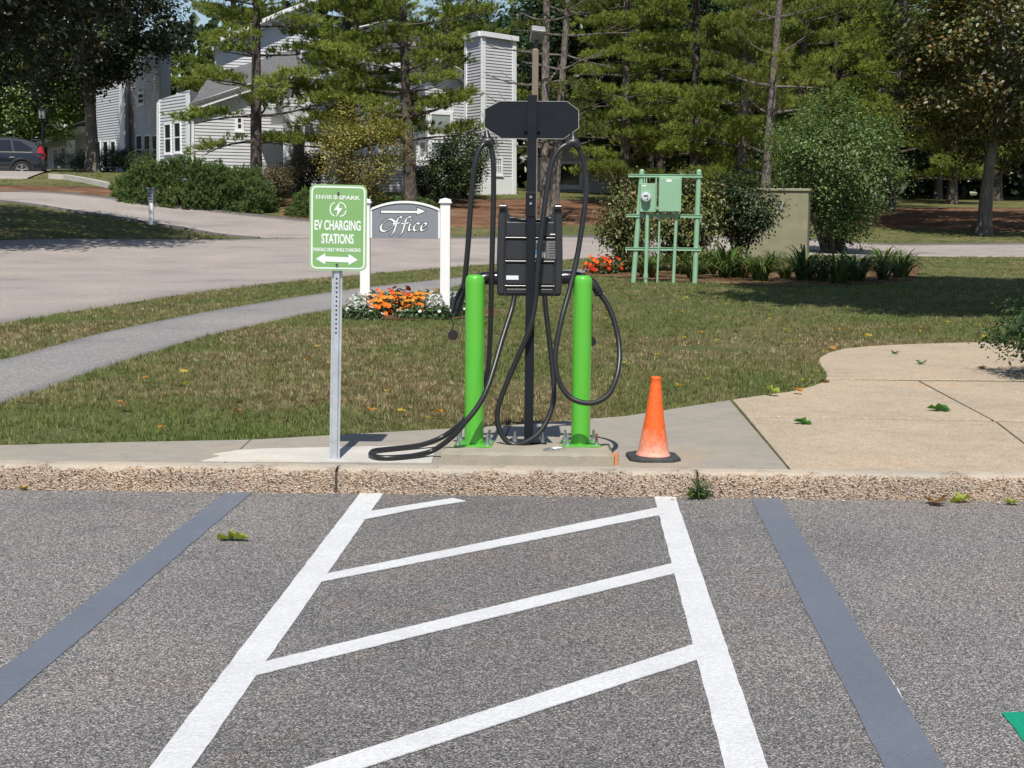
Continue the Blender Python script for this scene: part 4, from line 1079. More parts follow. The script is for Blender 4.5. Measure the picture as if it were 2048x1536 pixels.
# right connector (in its holster)
gun2 = tubep('plug', [(1176, 560, CY + .07), (1186, 568, CY + .065), (1193, 578, CY + .06), (1200, 589, CY + .06)], [.028, .026, .024, .02], 'cable_rubber', ch, 14)
for px, py in ((1191, 575), (1195, 581), (1199, 587)):
    c = L3(px, py, CY + .06); d = Vector((.5, 0, -.87)); MB().tube([c - d * .004, c + d * .004], .027, 14).build('strain_ring', 'cable_rubber', gun2)
tubep('cap_strap', [(1181, 585, CY + .06), (1184, 610, CY + .06), (1183, 640, CY + .06), (1184, 668, CY + .06)], .0035, 'cable_rubber', gun2, 6)
q = L3(1183, 683, CY + .06); MB().tube([(q.x, .05, q.z), (q.x, .085, q.z)], .027, 16).build('dust_cap', 'cable_rubber', gun2)

# broken conduit stub and the thin wire leading to it
cs = G(1230, 929, SZ)
con = thing('conduit_stub', cs, 'chipped orange conduit stub beside the concrete pad', 'pipe')
MB().lathe([(.018, 0), (.0185, .03), (.017, .034), (.0185, .06), (.014, .062), (.013, .02)], n=14).build('pipe', 'conduit_orange', con, True, 40)
MB().tube(smoothpath([Vector((x, y, z)) - cs for x, y, z in [tuple(G(1195, 892, PADZ + .006)), tuple(G(1214, 889, PADZ + .006)), tuple(G(1222, 897, PADZ + .01)), tuple(G(1227, 908, SZ + .05)), tuple(G(1229, 917, SZ + .04))]], 6), .003, 6).build('wire', 'cable_rubber', con, True)
dr = thing('wire_scrap', G(1098, 900, PADZ + .004), 'curled scrap of wire lying on the concrete pad', 'wire scrap')
for k in range(3):
    MB().tube(smoothpath([(math.cos(a) * .03 * (1 + .3 * k) + .02 * k, math.sin(a) * .02, .002 + .004 * k) for a in np.linspace(0, 4.5, 8)], 4), .0022, 5).build('strand', 'zinc_bolt', dr, True)

# --- EV parking sign
sb = G(669, 919, SZ); SY = sb.y
es = thing('parking_sign', sb, 'green electric car charging sign on a galvanized post by the kerb', 'sign')
def S3(px, py, Y=SY): return At(px, py, Y) - sb
t0, t1 = S3(669, 921), S3(677, 375)
ua = (t1 - t0).normalized()
# U-channel post: hat section extruded
def hat(a, b, sc=1.):
    sec = [(-.034, .002), (-.020, .002), (-.014, -.018), (.014, -.018), (.020, .002), (.034, .002), (.034, -.002), (.022, -.002), (.017, -.022), (-.017, -.022), (-.022, -.002), (-.034, -.002)]
    m = MB(); n = len(sec); vs = [a + Vector((x * sc, y * sc, 0)) for x, y in sec] + [b + Vector((x * sc, y * sc, 0)) for x, y in sec]
    fs = [(i, (i + 1) % n, n + (i + 1) % n, n + i) for i in range(n)]
    for base in (0, n):
        fs += [(base + i, base + i + 1, base + n - 2 - i, base + n - 1 - i) for i in range(5)]
    return m.add(vs, fs)
pst = hat(t0, t1, .82).build('post', 'galvanized', es)
hm = MB().tube([(0, -.0006, 0), (0, .0006, 0)], .0052, 8).mesh('hole'); setmat(hm, 'dark_hole')
for k in range(13):
    py = 557 + k * 9.0; p = S3(669 + (921 - py) / 546 * 8, py); h = bpy.data.objects.new('hole', hm); COL.objects.link(h); h.parent = pst; h.location = p + Vector((0, -.0187, 0))
# plate
c0 = S3(677.5, 455.5); pw, ph = .302, .453
tilt = Matrix.Rotation(math.radians(.6), 3, 'Y')
sgn = bpy.data.objects.new('panel_mount', None)
def rr(w, h, r, n=7):
    out = []
    for cx, cy, a0 in ((w / 2 - r, h / 2 - r, 0), (-w / 2 + r, h / 2 - r, 90), (-w / 2 + r, -h / 2 + r, 180), (w / 2 - r, -h / 2 + r, 270)):
        for k in range(n + 1): a = math.radians(a0 + 90 * k / n); out.append((cx + r * math.cos(a), cy + r * math.sin(a)))
    return out
yp = -.026
def pl(poly, yf, yb): return MB().prism(poly, lambda p: (p[0], yf, p[1]), lambda p: (p[0], yb, p[1]))
panel = pl(rr(pw, ph, .034), -.002, .0015).build('panel', 'sign_border_green', es)
panel.location = c0 + Vector((0, yp, 0)); panel.rotation_euler = (0, math.radians(.7), math.radians(1.5))
def ring(w, h, r, t, y):
    A, B = rr(w, h, r), rr(w - 2 * t, h - 2 * t, r - t); n = len(A)
    return MB().add([(p[0], y, p[1]) for p in A] + [(p[0], y, p[1]) for p in B], [(i, (i + 1) % n, n + (i + 1) % n, n + i) for i in range(n)])
pl(rr(pw - .022, ph - .022, .026), -.0026, -.0021).build('panel_face', 'sign_green', panel)
ring(pw - .018, ph - .018, .028, .008, -.0034).build('border', 'sign_print', panel)
PXM = pw / 115.0
def sp(px, py): return ((px - 677.5) * PXM, (455.5 - py) * PXM)
def lab(body, px, py, h, w, bold=.0, italic=0., name='lettering', space=1.):
    t = text(body, name, 'sign_print', panel, h * PXM, 1., bold, 0, italic, space)
    me = t.data; v = np.empty(len(me.vertices) * 3); me.vertices.foreach_get('co', v); v = v.reshape(-1, 3); ww = v[:, 0].max() - v[:, 0].min()
    v[:, 0] *= w * PXM / ww; me.vertices.foreach_set('co', v.ravel()); me.update()
    x, z = sp(px, py); t.location = (x, -.0038, z); return t
lab('ENVIR', 649, 394.5, 8.4, 33, .012); lab('SPARK', 700, 394.8, 8.4, 43, .022); 
x, z = sp(671.5, 394.5); ring(.0, .0, .0, .0, 0)
A = [(x + .0118 * math.cos(a), -.0038, z + .0118 * math.sin(a)) for a in np.linspace(0, 2 * math.pi, 17)[:-1]]; B = [(x + .0075 * math.cos(a), -.0038, z + .0075 * math.sin(a)) for a in np.linspace(0, 2 * math.pi, 17)[:-1]]
MB().add(A + B, [(i, (i + 1) % 16, 16 + (i + 1) % 16, 16 + i) for i in range(16)]).build('emblem_small', 'sign_print', panel)
def boltshape(cx, cz, h, y, name):
    s = h / 2
    return MB().add([(cx + .25 * s, y, cz + s), (cx - .55 * s, y, cz - .12 * s), (cx - .05 * s, y, cz - .12 * s), (cx - .22 * s, y, cz - s), (cx + .58 * s, y, cz + .18 * s), (cx + .08 * s, y, cz + .18 * s)], [(0, 1, 2, 5), (2, 3, 4, 5)]).build(name, 'sign_print', panel)
boltshape(x, z, .02, -.0036, 'bolt_small')
x, z = sp(677, 418.5)
Am, Bm = rr(.088, .078, .034), rr(.076, .066, .028); n = len(Am); fs = []
m = MB()
for i in range(n):
    j = (i + 1) % n; a = math.atan2((Am[i][1] + Am[j][1]) / 2, (Am[i][0] + Am[j][0]) / 2); d = math.degrees(a) % 360
    if 84 < d < 112 or 250 < d < 288 or 170 < d < 176 or d > 356 or d < 3: continue
    m.add([(x + Am[i][0], -.0038, z + Am[i][1]), (x + Am[j][0], -.0038, z + Am[j][1]), (x + Bm[j][0], -.0038, z + Bm[j][1]), (x + Bm[i][0], -.0038, z + Bm[i][1])], [(0, 1, 2, 3)])
m.build('emblem', 'sign_print', panel); boltshape(x, z, .083, -.0040, 'emblem_bolt')
lab('EV CHARGING', 676.5, 450.5, 20.5, 93, .03); lab('STATIONS', 676.5, 477.5, 20.5, 65, .03); lab('PARKING ONLY WHILE CHARGING', 675.5, 499.6, 7.8, 95, .03)
ar = [(633, 518.5), (652, 507), (652, 513.2), (699, 514), (699, 507.5), (717.5, 519), (699, 530), (699, 524.6), (652, 523.8), (652, 529.5)]
MB().add([(sp(*p)[0], -.0038, sp(*p)[1]) for p in ar], [(0, 1, 9), (2, 3, 7, 8), (4, 5, 6)]).build('arrow', 'sign_print', panel)
for px, py in ((677.5, 385.5), (675.5, 529)):
    x, z = sp(px, py); s = MB(); s.tube([(x, -.0042, z), (x, -.008, z)], .0085, 6); s.build('bolt', 'zinc_bolt', panel); MB().tube([(x, -.008, z), (x, -.013, z)], .0045, 8).build('bolt_end', 'dark_hole', panel)

# --- traffic cone
co = G(1306, 917, SZ)
cn = thing('traffic_cone', co, 'scuffed orange traffic cone with black rubber base on the sidewalk', 'cone', rz=.08)
bs_ = .142
oct_ = [(-bs_, -bs_ * .62), (-bs_ * .62, -bs_), (bs_ * .62, -bs_), (bs_, -bs_ * .62), (bs_, bs_ * .62), (bs_ * .62, bs_), (-bs_ * .62, bs_), (-bs_, bs_ * .62)]
MB().prism(oct_, lambda p: (p[0], p[1], 0), lambda p: (p[0] * .97, p[1] * .97, .021)).build('base', 'cone_base_rubber', cn, bevel=.006)
MB().lathe([(.094, .02), (.092, .028), (.0865, .034), (.083, .05), (.053, .22), (.03, .41), (.0275, .425), (.0285, .43), (.0285, .448), (.024, .453), (.019, .453), (.016, .40)], n=40).build('body', 'cone_orange', cn, True, 40)
cn.rotation_euler = (0, math.radians(1.0), .06)
# ================================================================== SIGN, METER, CABINET, LAMPS
# --- Office sign
oa, ob = G(731, 621, .13), G(893, 623, .13)
oy = (oa.y + ob.y) / 2; oa.y = ob.y = oy
of = thing('office_sign', (oa + ob) / 2, 'white framed grey Office sign with arrow standing in a flower bed', 'sign')
oc = of.location.copy()
def O3(px, py): return At(px, py, oy) - oc
for px, tp in ((731, 406), (889.5, 406)):
    b = O3(px + (2 if px > 800 else -1), 622); t = O3(px, tp); b.x = t.x = (b.x + t.x) / 2
    pz = MB().box((b.x, 0, (b.z - .1 + t.z) / 2), (.125, .125, t.z - b.z + .1)).build('post', 'vinyl_white', of, bevel=.006)
    MB().prism([0], lambda p: (0, 0, 0), lambda p: (0, 0, 0)) if False else None
    cpm = MB(); cpm.box((b.x, 0, t.z + .008), (.165, .165, .016)); cpm.box((b.x, 0, t.z + .03), (.145, .145, .028))
    z = t.z + .044; cpm.add([(b.x - .07, -.07, z), (b.x + .07, -.07, z), (b.x + .07, .07, z), (b.x - .07, .07, z), (b.x, 0, z + .02)], [(0, 1, 4), (1, 2, 4), (2, 3, 4), (3, 0, 4)])
    cpm.build('post_cap', 'vinyl_white', of)
xl, xr = O3(741, 440).x, O3(880, 440).x; zb = O3(810, 476).z; zs = O3(810, 422).z; zm = O3(810, 406.5).z
def topz_(x): f = (x - xl) / (xr - xl) * 2 - 1; return zs + (zm - zs) * (1 - abs(f) ** 2.1)
xsn = np.linspace(xl, xr, 25)
poly = [(xl, zb), (xr, zb)] + [(x, topz_(x)) for x in xsn[::-1]]
MB().prism(poly, lambda p: (p[0], -.025, p[1]), lambda p: (p[0], .025, p[1])).build('panel', 'sign_grey', of)
edge = MB()
for a, b in zip(xsn[:-1], xsn[1:]): edge.prism([(a, topz_(a) + .001), (b, topz_(b) + .001), (b, topz_(b) + .03), (a, topz_(a) + .03)], lambda p: (p[0], -.036, p[1]), lambda p: (p[0], .036, p[1]))
edge.build('top_moulding', 'vinyl_white', of)
for s, px in ((1, 741), (-1, 880)): MB().prism([(O3(px, 470).x, zb), (O3(px, 470).x + s * .022, zb), (O3(px, 470).x + s * .022, zs), (O3(px, 470).x, zs)], lambda p: (p[0], -.032, p[1]), lambda p: (p[0], .032, p[1])).build('side_moulding', 'vinyl_white', of)
def sweep(strokes, w, ang, grow, y, mat, name):
    m = MB(); nv = Vector((math.cos(ang), math.sin(ang)))
    kk = 0
    for st in strokes:
        P = smoothpath([Vector((a, b, 0)) for a, b in st], 7); hw2 = nv * (w / 2 + grow)
        for a, b in zip(P[:-1], P[1:]):
            d = Vector((b.x - a.x, b.y - a.y)); d = d.normalized() if d.length > 0 else Vector((1, 0)); th = Vector((-d.y, d.x)) * (.0035 + grow); e = d * grow * .6
            q = [Vector((a.x, a.y)) - e, Vector((b.x, b.y)) + e]
            c = hw2 if abs(hw2.dot(Vector((-d.y, d.x)))) > th.length else th
            kk += 1; yy = y - (kk % 7) * .00004
            m.add([(p.x, yy, p.y) for p in (q[0] + c, q[1] + c, q[1] - c, q[0] - c)], [(0, 1, 2, 3)])
    return m.build(name, mat, of)
LET = {  # broad-nib italic letters, traced as pen paths in sign pixels
 'O': [[(790, 443), (781, 438), (772, 441), (764, 449), (762, 457), (766, 462), (775, 461), (785, 454), (790, 446), (788, 441)]],
 'f': [[(804, 435), (799, 434), (795, 440), (791, 455), (786, 467), (780, 471)], [(785, 447), (800, 446)]],
 'f ': [[(822, 434), (816, 434), (812, 440), (808, 455), (803, 467), (797, 471)], [(802, 447), (818, 446)]],
 'i': [[(821, 447), (818, 457), (820, 461), (825, 458)], [(822, 439), (823, 440)]],
 'c': [[(839, 448), (834, 446), (829, 452), (828, 459), (832, 461), (838, 457)]],
 'e': [[(843, 455), (850, 452), (853, 448), (849, 446), (844, 451), (842, 458), (846, 461), (854, 456)]],
}
for nm, sts in LET.items():
    ss = [[(O3(x, y).x, O3(x, y).z) for x, y in st] for st in sts]
    sweep(ss, .032, math.radians(35), .010, -.0262, 'ink_black', 'letter_outline'); sweep(ss, .032, math.radians(35), .0, -.0285, 'vinyl_white', 'letter')
def flat(pts, faces, y, mat, name): return MB().add([(O3(*p).x, y, O3(*p).z) for p in pts], faces).build(name, mat, of)
flat([(761, 419.5), (833, 420.5), (833, 413.5), (854, 422.5), (833, 431.5), (833, 427.5), (761, 427.5)], [(0, 1, 5, 6), (1, 2, 3), (1, 3, 5), (3, 4, 5)], -.0262, 'ink_black', 'arrow_outline')
flat([(762.5, 421), (834.5, 421.7), (834.5, 415.8), (851, 422.5), (834.5, 429.2), (834.5, 426.2), (762.5, 426)], [(0, 1, 5, 6), (1, 2, 3), (1, 3, 5), (3, 4, 5)], -.0285, 'vinyl_white', 'arrow')

# --- electric meter rack
mb_ = G(1330, 566, .12); my = mb_.y
mr = thing('meter_rack', mb_, 'pale green pipe rack with an electric meter and breaker cabinet', 'meter rack')
def M3(px, py, dy=0.): return At(px, py, my + dy) - mb_
for a, b in (((1284, 342), (1266, 566)), ((1398, 342), (1389, 571))):
    p, q = M3(*b), M3(*a); q2 = q + (q - p).normalized() * .03
    MB().tube([p - Vector((0, 0, .1)), q, q2], [.046, .046, .02], 16).build('post', 'utility_green', mr, True, 40)
for x0, x1, y in ((1256, 1404, 351.5), (1252, 1404, 431.5), (1250, 1402, 497.5)):
    a, b = M3(x0, y - .5), M3(x1, y + 1); r = MB()
    r.bar(a + Vector((0, -.055, .022)), b + Vector((0, -.055, .022)), .012, .012); r.bar(a + Vector((0, -.055, -.022)), b + Vector((0, -.055, -.022)), .012, .012); r.bar(a + Vector((0, -.045, 0)), b + Vector((0, -.045, 0)), .008, .05)
    r.build('rail', 'utility_green', mr)
def mbox(x0, y0_, x1, y1, d, name, dy=-.06):
    a, b = M3(x0, y0_, dy), M3(x1, y1, dy); return MB().box(((a.x + b.x) / 2, dy - d / 2, (a.z + b.z) / 2), (abs(b.x - a.x), d, abs(a.z - b.z))).build(name, 'utility_green', mr, bevel=.006)
mbx = mbox(1280, 367, 1309, 424, .11, 'meter_box')
cbx = mbox(1317, 353.5, 1360, 425, .16, 'breaker_cabinet')
a, b = M3(1318.5, 357, -.22), M3(1359, 423, -.22)
MB().box(((a.x + b.x) / 2, -.225, (a.z + b.z) / 2), (abs(b.x - a.x), .012, abs(a.z - b.z))).build('cabinet_door', 'utility_green', cbx, bevel=.004)
c = M3(1338, 361.5, -.23); MB().box((c.x, -.2335, c.z), (.09, .003, .05)).build('sticker', 'sticker_white', cbx)
c = M3(1288, 371.5, -.17); MB().box((c.x, -.1715, c.z), (.08, .003, .022)).build('sticker', 'sticker_white', mbx)
c = M3(1291.5, 394.5, -.17)
MB().tube([(c.x, -.165, c.z), (c.x, -.20, c.z)], .092, 28).build('meter_ring', 'galvanized', mbx, True, 40)
mg = MB().tube([(c.x, -.2, c.z), (c.x, -.27, c.z), (c.x, -.285, c.z)], [.082, .08, .066], 28).build('meter', 'meter_glass', mbx, True, 40)
MB().box((c.x - .01, -.2865, c.z + .022), (.07, .004, .024)).build('meter_display', 'ink_black', mg); MB().box((c.x + .025, -.2865, c.z - .025), (.02, .004, .03)).build('meter_mark', 'ink_black', mg)
MB().box((c.x, -.286, c.z - .045), (.05, .003, .01)).build('meter_text', 'ink_black', mg)
c = M3(1291.5, 412, -.17); MB().tube([(c.x, -.165, c.z), (c.x, -.178, c.z)], .045, 20).build('box_knockout', 'utility_green', mbx)
c = M3(1314, 416, -.1); MB().tube([(c.x, -.12, c.z), (c.x, -.17, c.z)], .022, 12).build('cable_gland', 'utility_green', mr)
for (x0, y0_, x1, y1, r) in ((1288, 356, 1288, 370, .012), (1292, 356, 1292, 370, .012), (1311.5, 356, 1310, 424, .016), (1294, 424, 1290, 568, .034), (1318.5, 430, 1313, 567, .018), (1352, 425, 1345, 570, .03)):
    p, q = M3(x0, y0_), M3(x1, y1); MB().tube([p + Vector((0, -.1, 0)), q + Vector((0, -.1, -.06 if y1 > 500 else 0))], r, 12).build('conduit', 'utility_green', mr, True, 40)
p = M3(1290.5, 550); MB().tube([(p.x, -.1, p.z - .05), (p.x, -.1, p.z + .03)], .043, 12).build('conduit_coupling', 'utility_green', mr, True, 40)

# --- pad-mounted transformer cabinet
tb = G(1552, 518, .12); 
tr = thing('transformer_cabinet', tb, 'large olive transformer cabinet behind the shrubs', 'cabinet', rz=math.radians(-14))
def tw_(px): return (px - 1552) * tb.y / FPX
Wd, Dp, Ht = 1.68, .95, 1.74
MB().box((-.06, .5, Ht / 2), (Wd, Dp, Ht)).build('case', 'cabinet_green', tr, bevel=.045, segs=4)
MB().box((-.06, .5, Ht + .03), (Wd + .08, Dp + .08, .07)).build('lid', 'cabinet_green', tr, bevel=.015)
MB().box((-.06 - Wd / 4, .045, Ht / 2 - .05), (Wd / 2 - .02, .02, Ht - .22)).build('door', 'cabinet_green', tr, bevel=.008)
MB().box((-.06 + Wd / 4, .045, Ht / 2 - .05), (Wd / 2 - .02, .02, Ht - .22)).build('door', 'cabinet_green', tr, bevel=.008)
MB().box((.12, .02, 1.35), (.05, .04, .18)).build('padlock_hasp', 'galvanized', tr)
MB().box((-.06, .5, .02), (Wd + .3, Dp + .3, .1)).build('base_slab', 'grey_concrete', tr)

# --- lamps
lb = Vector((At(1068, 300, 31).x, 31, ground(.4, 31)))
lp = thing('light_pole', lb, 'square brown light pole with box floodlight behind the charger', 'street lamp')
def P3(px, py): return At(px, py, 31) - lb
zt2 = P3(1070, 100).z; xt = P3(1071, 100).x; xb = P3(1067, 500).x
MB().bar((xb, 0, 0), (xt, 0, zt2), .125, .125, (0, 1, 0)).build('pole', 'lamp_brown', lp, bevel=.01)
z = zt2; MB().add([(xt - .062, -.062, z), (xt + .062, -.062, z), (xt + .062, .062, z), (xt - .062, .062, z), (xt, 0, z + .05)], [(0, 1, 4), (1, 2, 4), (2, 3, 4), (3, 0, 4)]).build('pole_cap', 'lamp_brown', lp)
hd = P3(1075, 69); R = Matrix.Rotation(math.radians(-50), 3, 'X') @ Matrix.Rotation(math.radians(8), 3, 'Z')
hdb = MB().box((hd.x, 0, hd.z), (.27, .3, .16), M=R).build('lamp_head', 'lamp_grey', lp, bevel=.012)
fr = R @ Vector((0, 0, -.083)); 
MB().box((hd.x + fr.x, fr.y, hd.z + fr.z), (.22, .25, .012), M=R).build('lamp_lens', 'lamp_lens', hdb)
MB().bar((xt, 0, zt2 + .02), (hd.x, 0, hd.z - .02), .06, .06).build('knuckle', 'black_metal', lp)

lt = T(84, 352); lt = Vector((At(86, 300, 76).x, 76, ground(-23, 76)))
ln = thing('lantern_post', lt, 'black lantern on a tall post behind the parked car', 'street lamp')
def N3(px, py): return At(px, py, 76) - lt
zl = N3(86, 240).z
MB().tube([(0, 0, -.1), (0, 0, zl)], .05, 10).build('post', 'black_metal', ln)
MB().lathe([(.08, zl), (.17, zl + .06), (.17, zl + .08)], n=8).build('lantern_base', 'black_metal', ln)
MB().lathe([(.15, zl + .08), (.19, zl + .5)], n=8).build('lantern_glass', 'lamp_grey', ln)
MB().lathe([(.24, zl + .5), (.08, zl + .62), (.02, zl + .7)], n=8).build('lantern_roof', 'black_metal', ln)
for k in range(4):
    a = k * math.pi / 2; MB().bar((.155 * math.cos(a), .155 * math.sin(a), zl + .08), (.197 * math.cos(a), .197 * math.sin(a), zl + .5), .03, .03).build('lantern_bar', 'black_metal', ln)

gp = T(303, 450)
go = thing('path_light', gp, 'short grey bollard post on the shaded grass by the driveway', 'post')
hh = At(304, 376, gp.y).z - gp.z
MB().box((0, 0, hh * .31), (.12, .12, hh * .62)).build('post', 'house_trim', go, bevel=.01)
MB().box((0, 0, hh * .79), (.16, .16, hh * .34)).build('light_head', 'post_grey', go, bevel=.01)
MB().box((0, 0, hh * .985), (.2, .2, hh * .05)).build('head_cap', 'post_grey', go, bevel=.01)
for k in range(3): MB().box((0, -.081, hh * (.70 + .08 * k)), (.13, .01, .02)).build('louvre', 'black_metal', go)
rk = T(1243, 412); rs = MB(); rs.lathe([(.28, -.1), (.33, .08), (.27, .25), (.16, .4), (.04, .46)], n=12)
rs.v = [tuple(Vector(v) * (1 + .25 * mnoise.noise(Vector(v) * 4))) for v in rs.v]
ro = rs.build('boulder', 'stone_grey', None, True, 50); ro.location = rk; tag(ro, 'grey boulder on the mulch behind the meter rack', 'boulder')
# kerb round the far parking bay
kbp = [T(x, y) for x, y in ((100, 357), (130, 359), (160, 364), (190, 370), (216, 376))]
kq = MB()
for a, b in zip(kbp[:-1], kbp[1:]): kq.bar(a + Vector((0, 0, .08)), b + Vector((0, 0, .08)), .15, .22)
ko = kq.build('kerb', 'pale_concrete'); tag(ko, kind='structure')
# ================================================================== PLANTS
def unit(v): return v / (np.linalg.norm(v, axis=-1, keepdims=True) + 1e-9)
def rand_dir(n): return unit(rng.normal(size=(n, 3)))
class Leafy:
    def __init__(s): s.V = []; s.F = []; s.C = []; s.n = 0
    def tris(s, base, tip, width, col):
        n = len(base); d = tip - base; sd = unit(np.cross(d, rand_dir(n))) * (np.asarray(width) / 2).reshape(-1, 1)
        V = np.empty((n, 3, 3)); V[:, 0] = base - sd; V[:, 1] = base + sd; V[:, 2] = tip
        s.V.append(V.reshape(-1, 3)); s.F.append(np.arange(3 * n).reshape(n, 3) + s.n); s.C.append(np.repeat(col, 3, 0)); s.n += 3 * n
    def leaves(s, c, nrm, size, col, aspect=.62, fold=.18):
        n = len(c); ax = unit(np.cross(nrm, rand_dir(n))); sd = np.cross(nrm, ax); size = np.asarray(size).reshape(-1, 1)
        V = np.empty((n, 4, 3)); V[:, 0] = c - ax * size / 2; V[:, 1] = c + sd * size * aspect / 2 + nrm * size * fold; V[:, 2] = c + ax * size / 2; V[:, 3] = c - sd * size * aspect / 2 + nrm * size * fold
        # two triangles, folded on the midrib
        f = np.arange(4 * n).reshape(n, 4) + s.n
        s.V.append(V.reshape(-1, 3)); s.F.append(np.concatenate([f[:, [0, 1, 2]], f[:, [0, 2, 3]]])); s.C.append(np.repeat(col, 4, 0)); s.n += 4 * n
    def mesh(s, name, mat): return setmat(mesh_np(name, np.concatenate(s.V), np.concatenate(s.F), np.clip(np.concatenate(s.C), 0, 1)), mat)
def jitter(col, n, amt=.25, hue=.12):
    c = np.tile(np.asarray(col, float), (n, 1)); c *= rng.uniform(1 - amt, 1 + amt, (n, 1)); c *= rng.uniform(1 - hue, 1 + hue, (n, 3)); return c

def limb(m, p0, d0, L, r0, r1, bend=(0, 0, .0), segs=6, n=6, wig=.06):
    """a tapering limb; returns its points"""
    p = Vector(p0); d = Vector(d0).normalized(); pts = [p.copy()]; rad = [r0]
    for i in range(segs):
        d = (d + Vector(bend) / segs + Vector((random.gauss(0, wig), random.gauss(0, wig), random.gauss(0, wig * .6)))).normalized()
        p = p + d * (L / segs); pts.append(p.copy()); rad.append(r0 + (r1 - r0) * (i + 1) / segs)
    m.tube(pts, rad, n, caps=False); return pts

def pine(seed, H=13., low=1.9, R=3.2, dens=1., rtrunk=.2, fork=False, bare=0., tint=(.185, .235, .05), barkm='pine_bark', leanx=0., clump=1., topR=.34, nb=1.):
    random.seed(seed); global rng; rng = np.random.default_rng(seed)
    m = MB(); lf = Leafy()
    def stem(x0, y0, lx, h, r):
        pts = []; rad = []
        for i in range(13):
            t = i / 12; pts.append(Vector((x0 + lx * t + .06 * math.sin(3 * t + seed), y0 + .05 * math.cos(4 * t + seed), -.3 + (h + .3) * t)))
            rad.append(r * (1 - .8 * t) * (1 + .45 * math.exp(-t * 30)))
        m.tube(pts, rad, 10, wob=.06); return pts
    stems = [stem(0, 0, leanx, H, rtrunk)]
    if fork: stems.append(stem(.25, .1, leanx + .9, H * .95, rtrunk * .8))
    cent = []; dirs = []; wts = []
    for st in stems:
        z = low
        while z < H - .3:
            t = z / H
            k = random.choice((2, 3, 3, 4)) if z < 9 else 3
            a0 = random.uniform(0, 6.28)
            for q in range(int(round(k * nb))):
                a = a0 + q * 6.28 / max(1, k * nb) + random.uniform(-.4, .4)
                L = (R * (1 - (1 - topR) * t) * random.uniform(.55, 1.1)) * (.75 if z < low + .8 else 1)
                f = (z + .3) / (H + .3) * 12; i = min(11, int(f)); p = st[i].lerp(st[i + 1], f - i)
                d = Vector((math.cos(a), math.sin(a), random.uniform(-.05, .25)))
                pts = limb(m, p, d, L, .02 + .045 * (1 - t), .008, (0, 0, random.uniform(-.15, .35)), 7, 5, .09)
                if random.random() < bare and z < H * .75: 
                    for s in range(3):
                        j = random.randint(3, 6); limb(m, pts[j], (pts[-1] - pts[0]).normalized() + Vector((random.uniform(-.7, .7), random.uniform(-.7, .7), random.uniform(-.3, .3))), L * .4, .012, .004, (0, 0, .1), 4, 4, .12)
                    continue
                # flat sprays of tufts on the outer part of the limb
                ld = (pts[-1] - pts[0]).normalized(); side = ld.cross(Vector((0, 0, 1))).normalized()
                npl = max(1, int(round(L * .78 * dens)))
                for s in range(npl):
                    f2 = .48 + .54 * (s + random.uniform(.2, .8)) / npl; f2 = min(f2, .999); idx = int(f2 * 7); q0 = pts[idx].lerp(pts[min(idx + 1, 7)], f2 * 7 - idx)
                    pc = q0 + side * random.uniform(-.45, .45) * L * .28 + Vector((0, 0, random.uniform(.02, .2)))
                    m.tube([q0, q0.lerp(pc, .6) - Vector((0, 0, .03)), pc], [.014, .009, .004], 4, caps=False)
                    rp = random.uniform(.42, .76); tw_ = random.uniform(.75, 1.25)
                    for u in range(int(62 * dens * rp * rp + 5)):
                        a2 = random.uniform(0, 6.28); r2_ = rp * math.sqrt(random.random())
                        cent.append(tuple(pc + ld * math.cos(a2) * r2_ * 1.25 + side * math.sin(a2) * r2_ + Vector((0, 0, random.uniform(-.05, .13) + .22 * (1 - r2_ / rp))))); dirs.append(tuple(ld * (.25 + .5 * math.cos(a2)) + side * math.sin(a2) * .5 + Vector((0, 0, .7)))); wts.append(tw_)
            z += random.uniform(.7, 1.2) * (1 if z < 9 else 1.3)
    cent = np.array(cent); dirs = unit(np.array(dirs)); wts = np.array(wts)
    # each tuft: several shoots, each shoot a brush of needles
    sh = 2; k = len(cent)
    sc = np.repeat(cent, sh, 0) + rng.normal(size=(k * sh, 3)) * np.array([.09, .09, .05]) * clump; sd = unit(np.repeat(dirs, sh, 0) + rng.normal(size=(k * sh, 3)) * .4)
    tone = np.repeat(rng.uniform(.85, 1.15, (k, 1)) * wts[:, None], sh, 0)
    warm = np.repeat((wts[:, None] - .75) * 1.6 + rng.uniform(0, .3, (k, 1)), sh, 0)
    nn = 22; n = k * sh * nn
    b = np.repeat(sc, nn, 0) + np.repeat(sd, nn, 0) * rng.uniform(-.05, .08, (n, 1)); d = unit(np.repeat(sd, nn, 0) * .9 + rng.normal(size=(n, 3)) * .5)
    ln = rng.uniform(.11, .19, (n, 1)) * clump
    col = np.array(tint) * np.repeat(tone, nn, 0) * rng.uniform(.75, 1.2, (n, 1)) + np.repeat(warm, nn, 0) * np.array([.03, .016, .0])
    lf.tris(b, b + d * ln, np.full(n, .021 * clump), col)
    tm = setmat(m.mesh('pine_trunk', True, 60), barkm)
    return [('trunk', tm), ('crown', lf.mesh('pine_crown', 'needle'))]

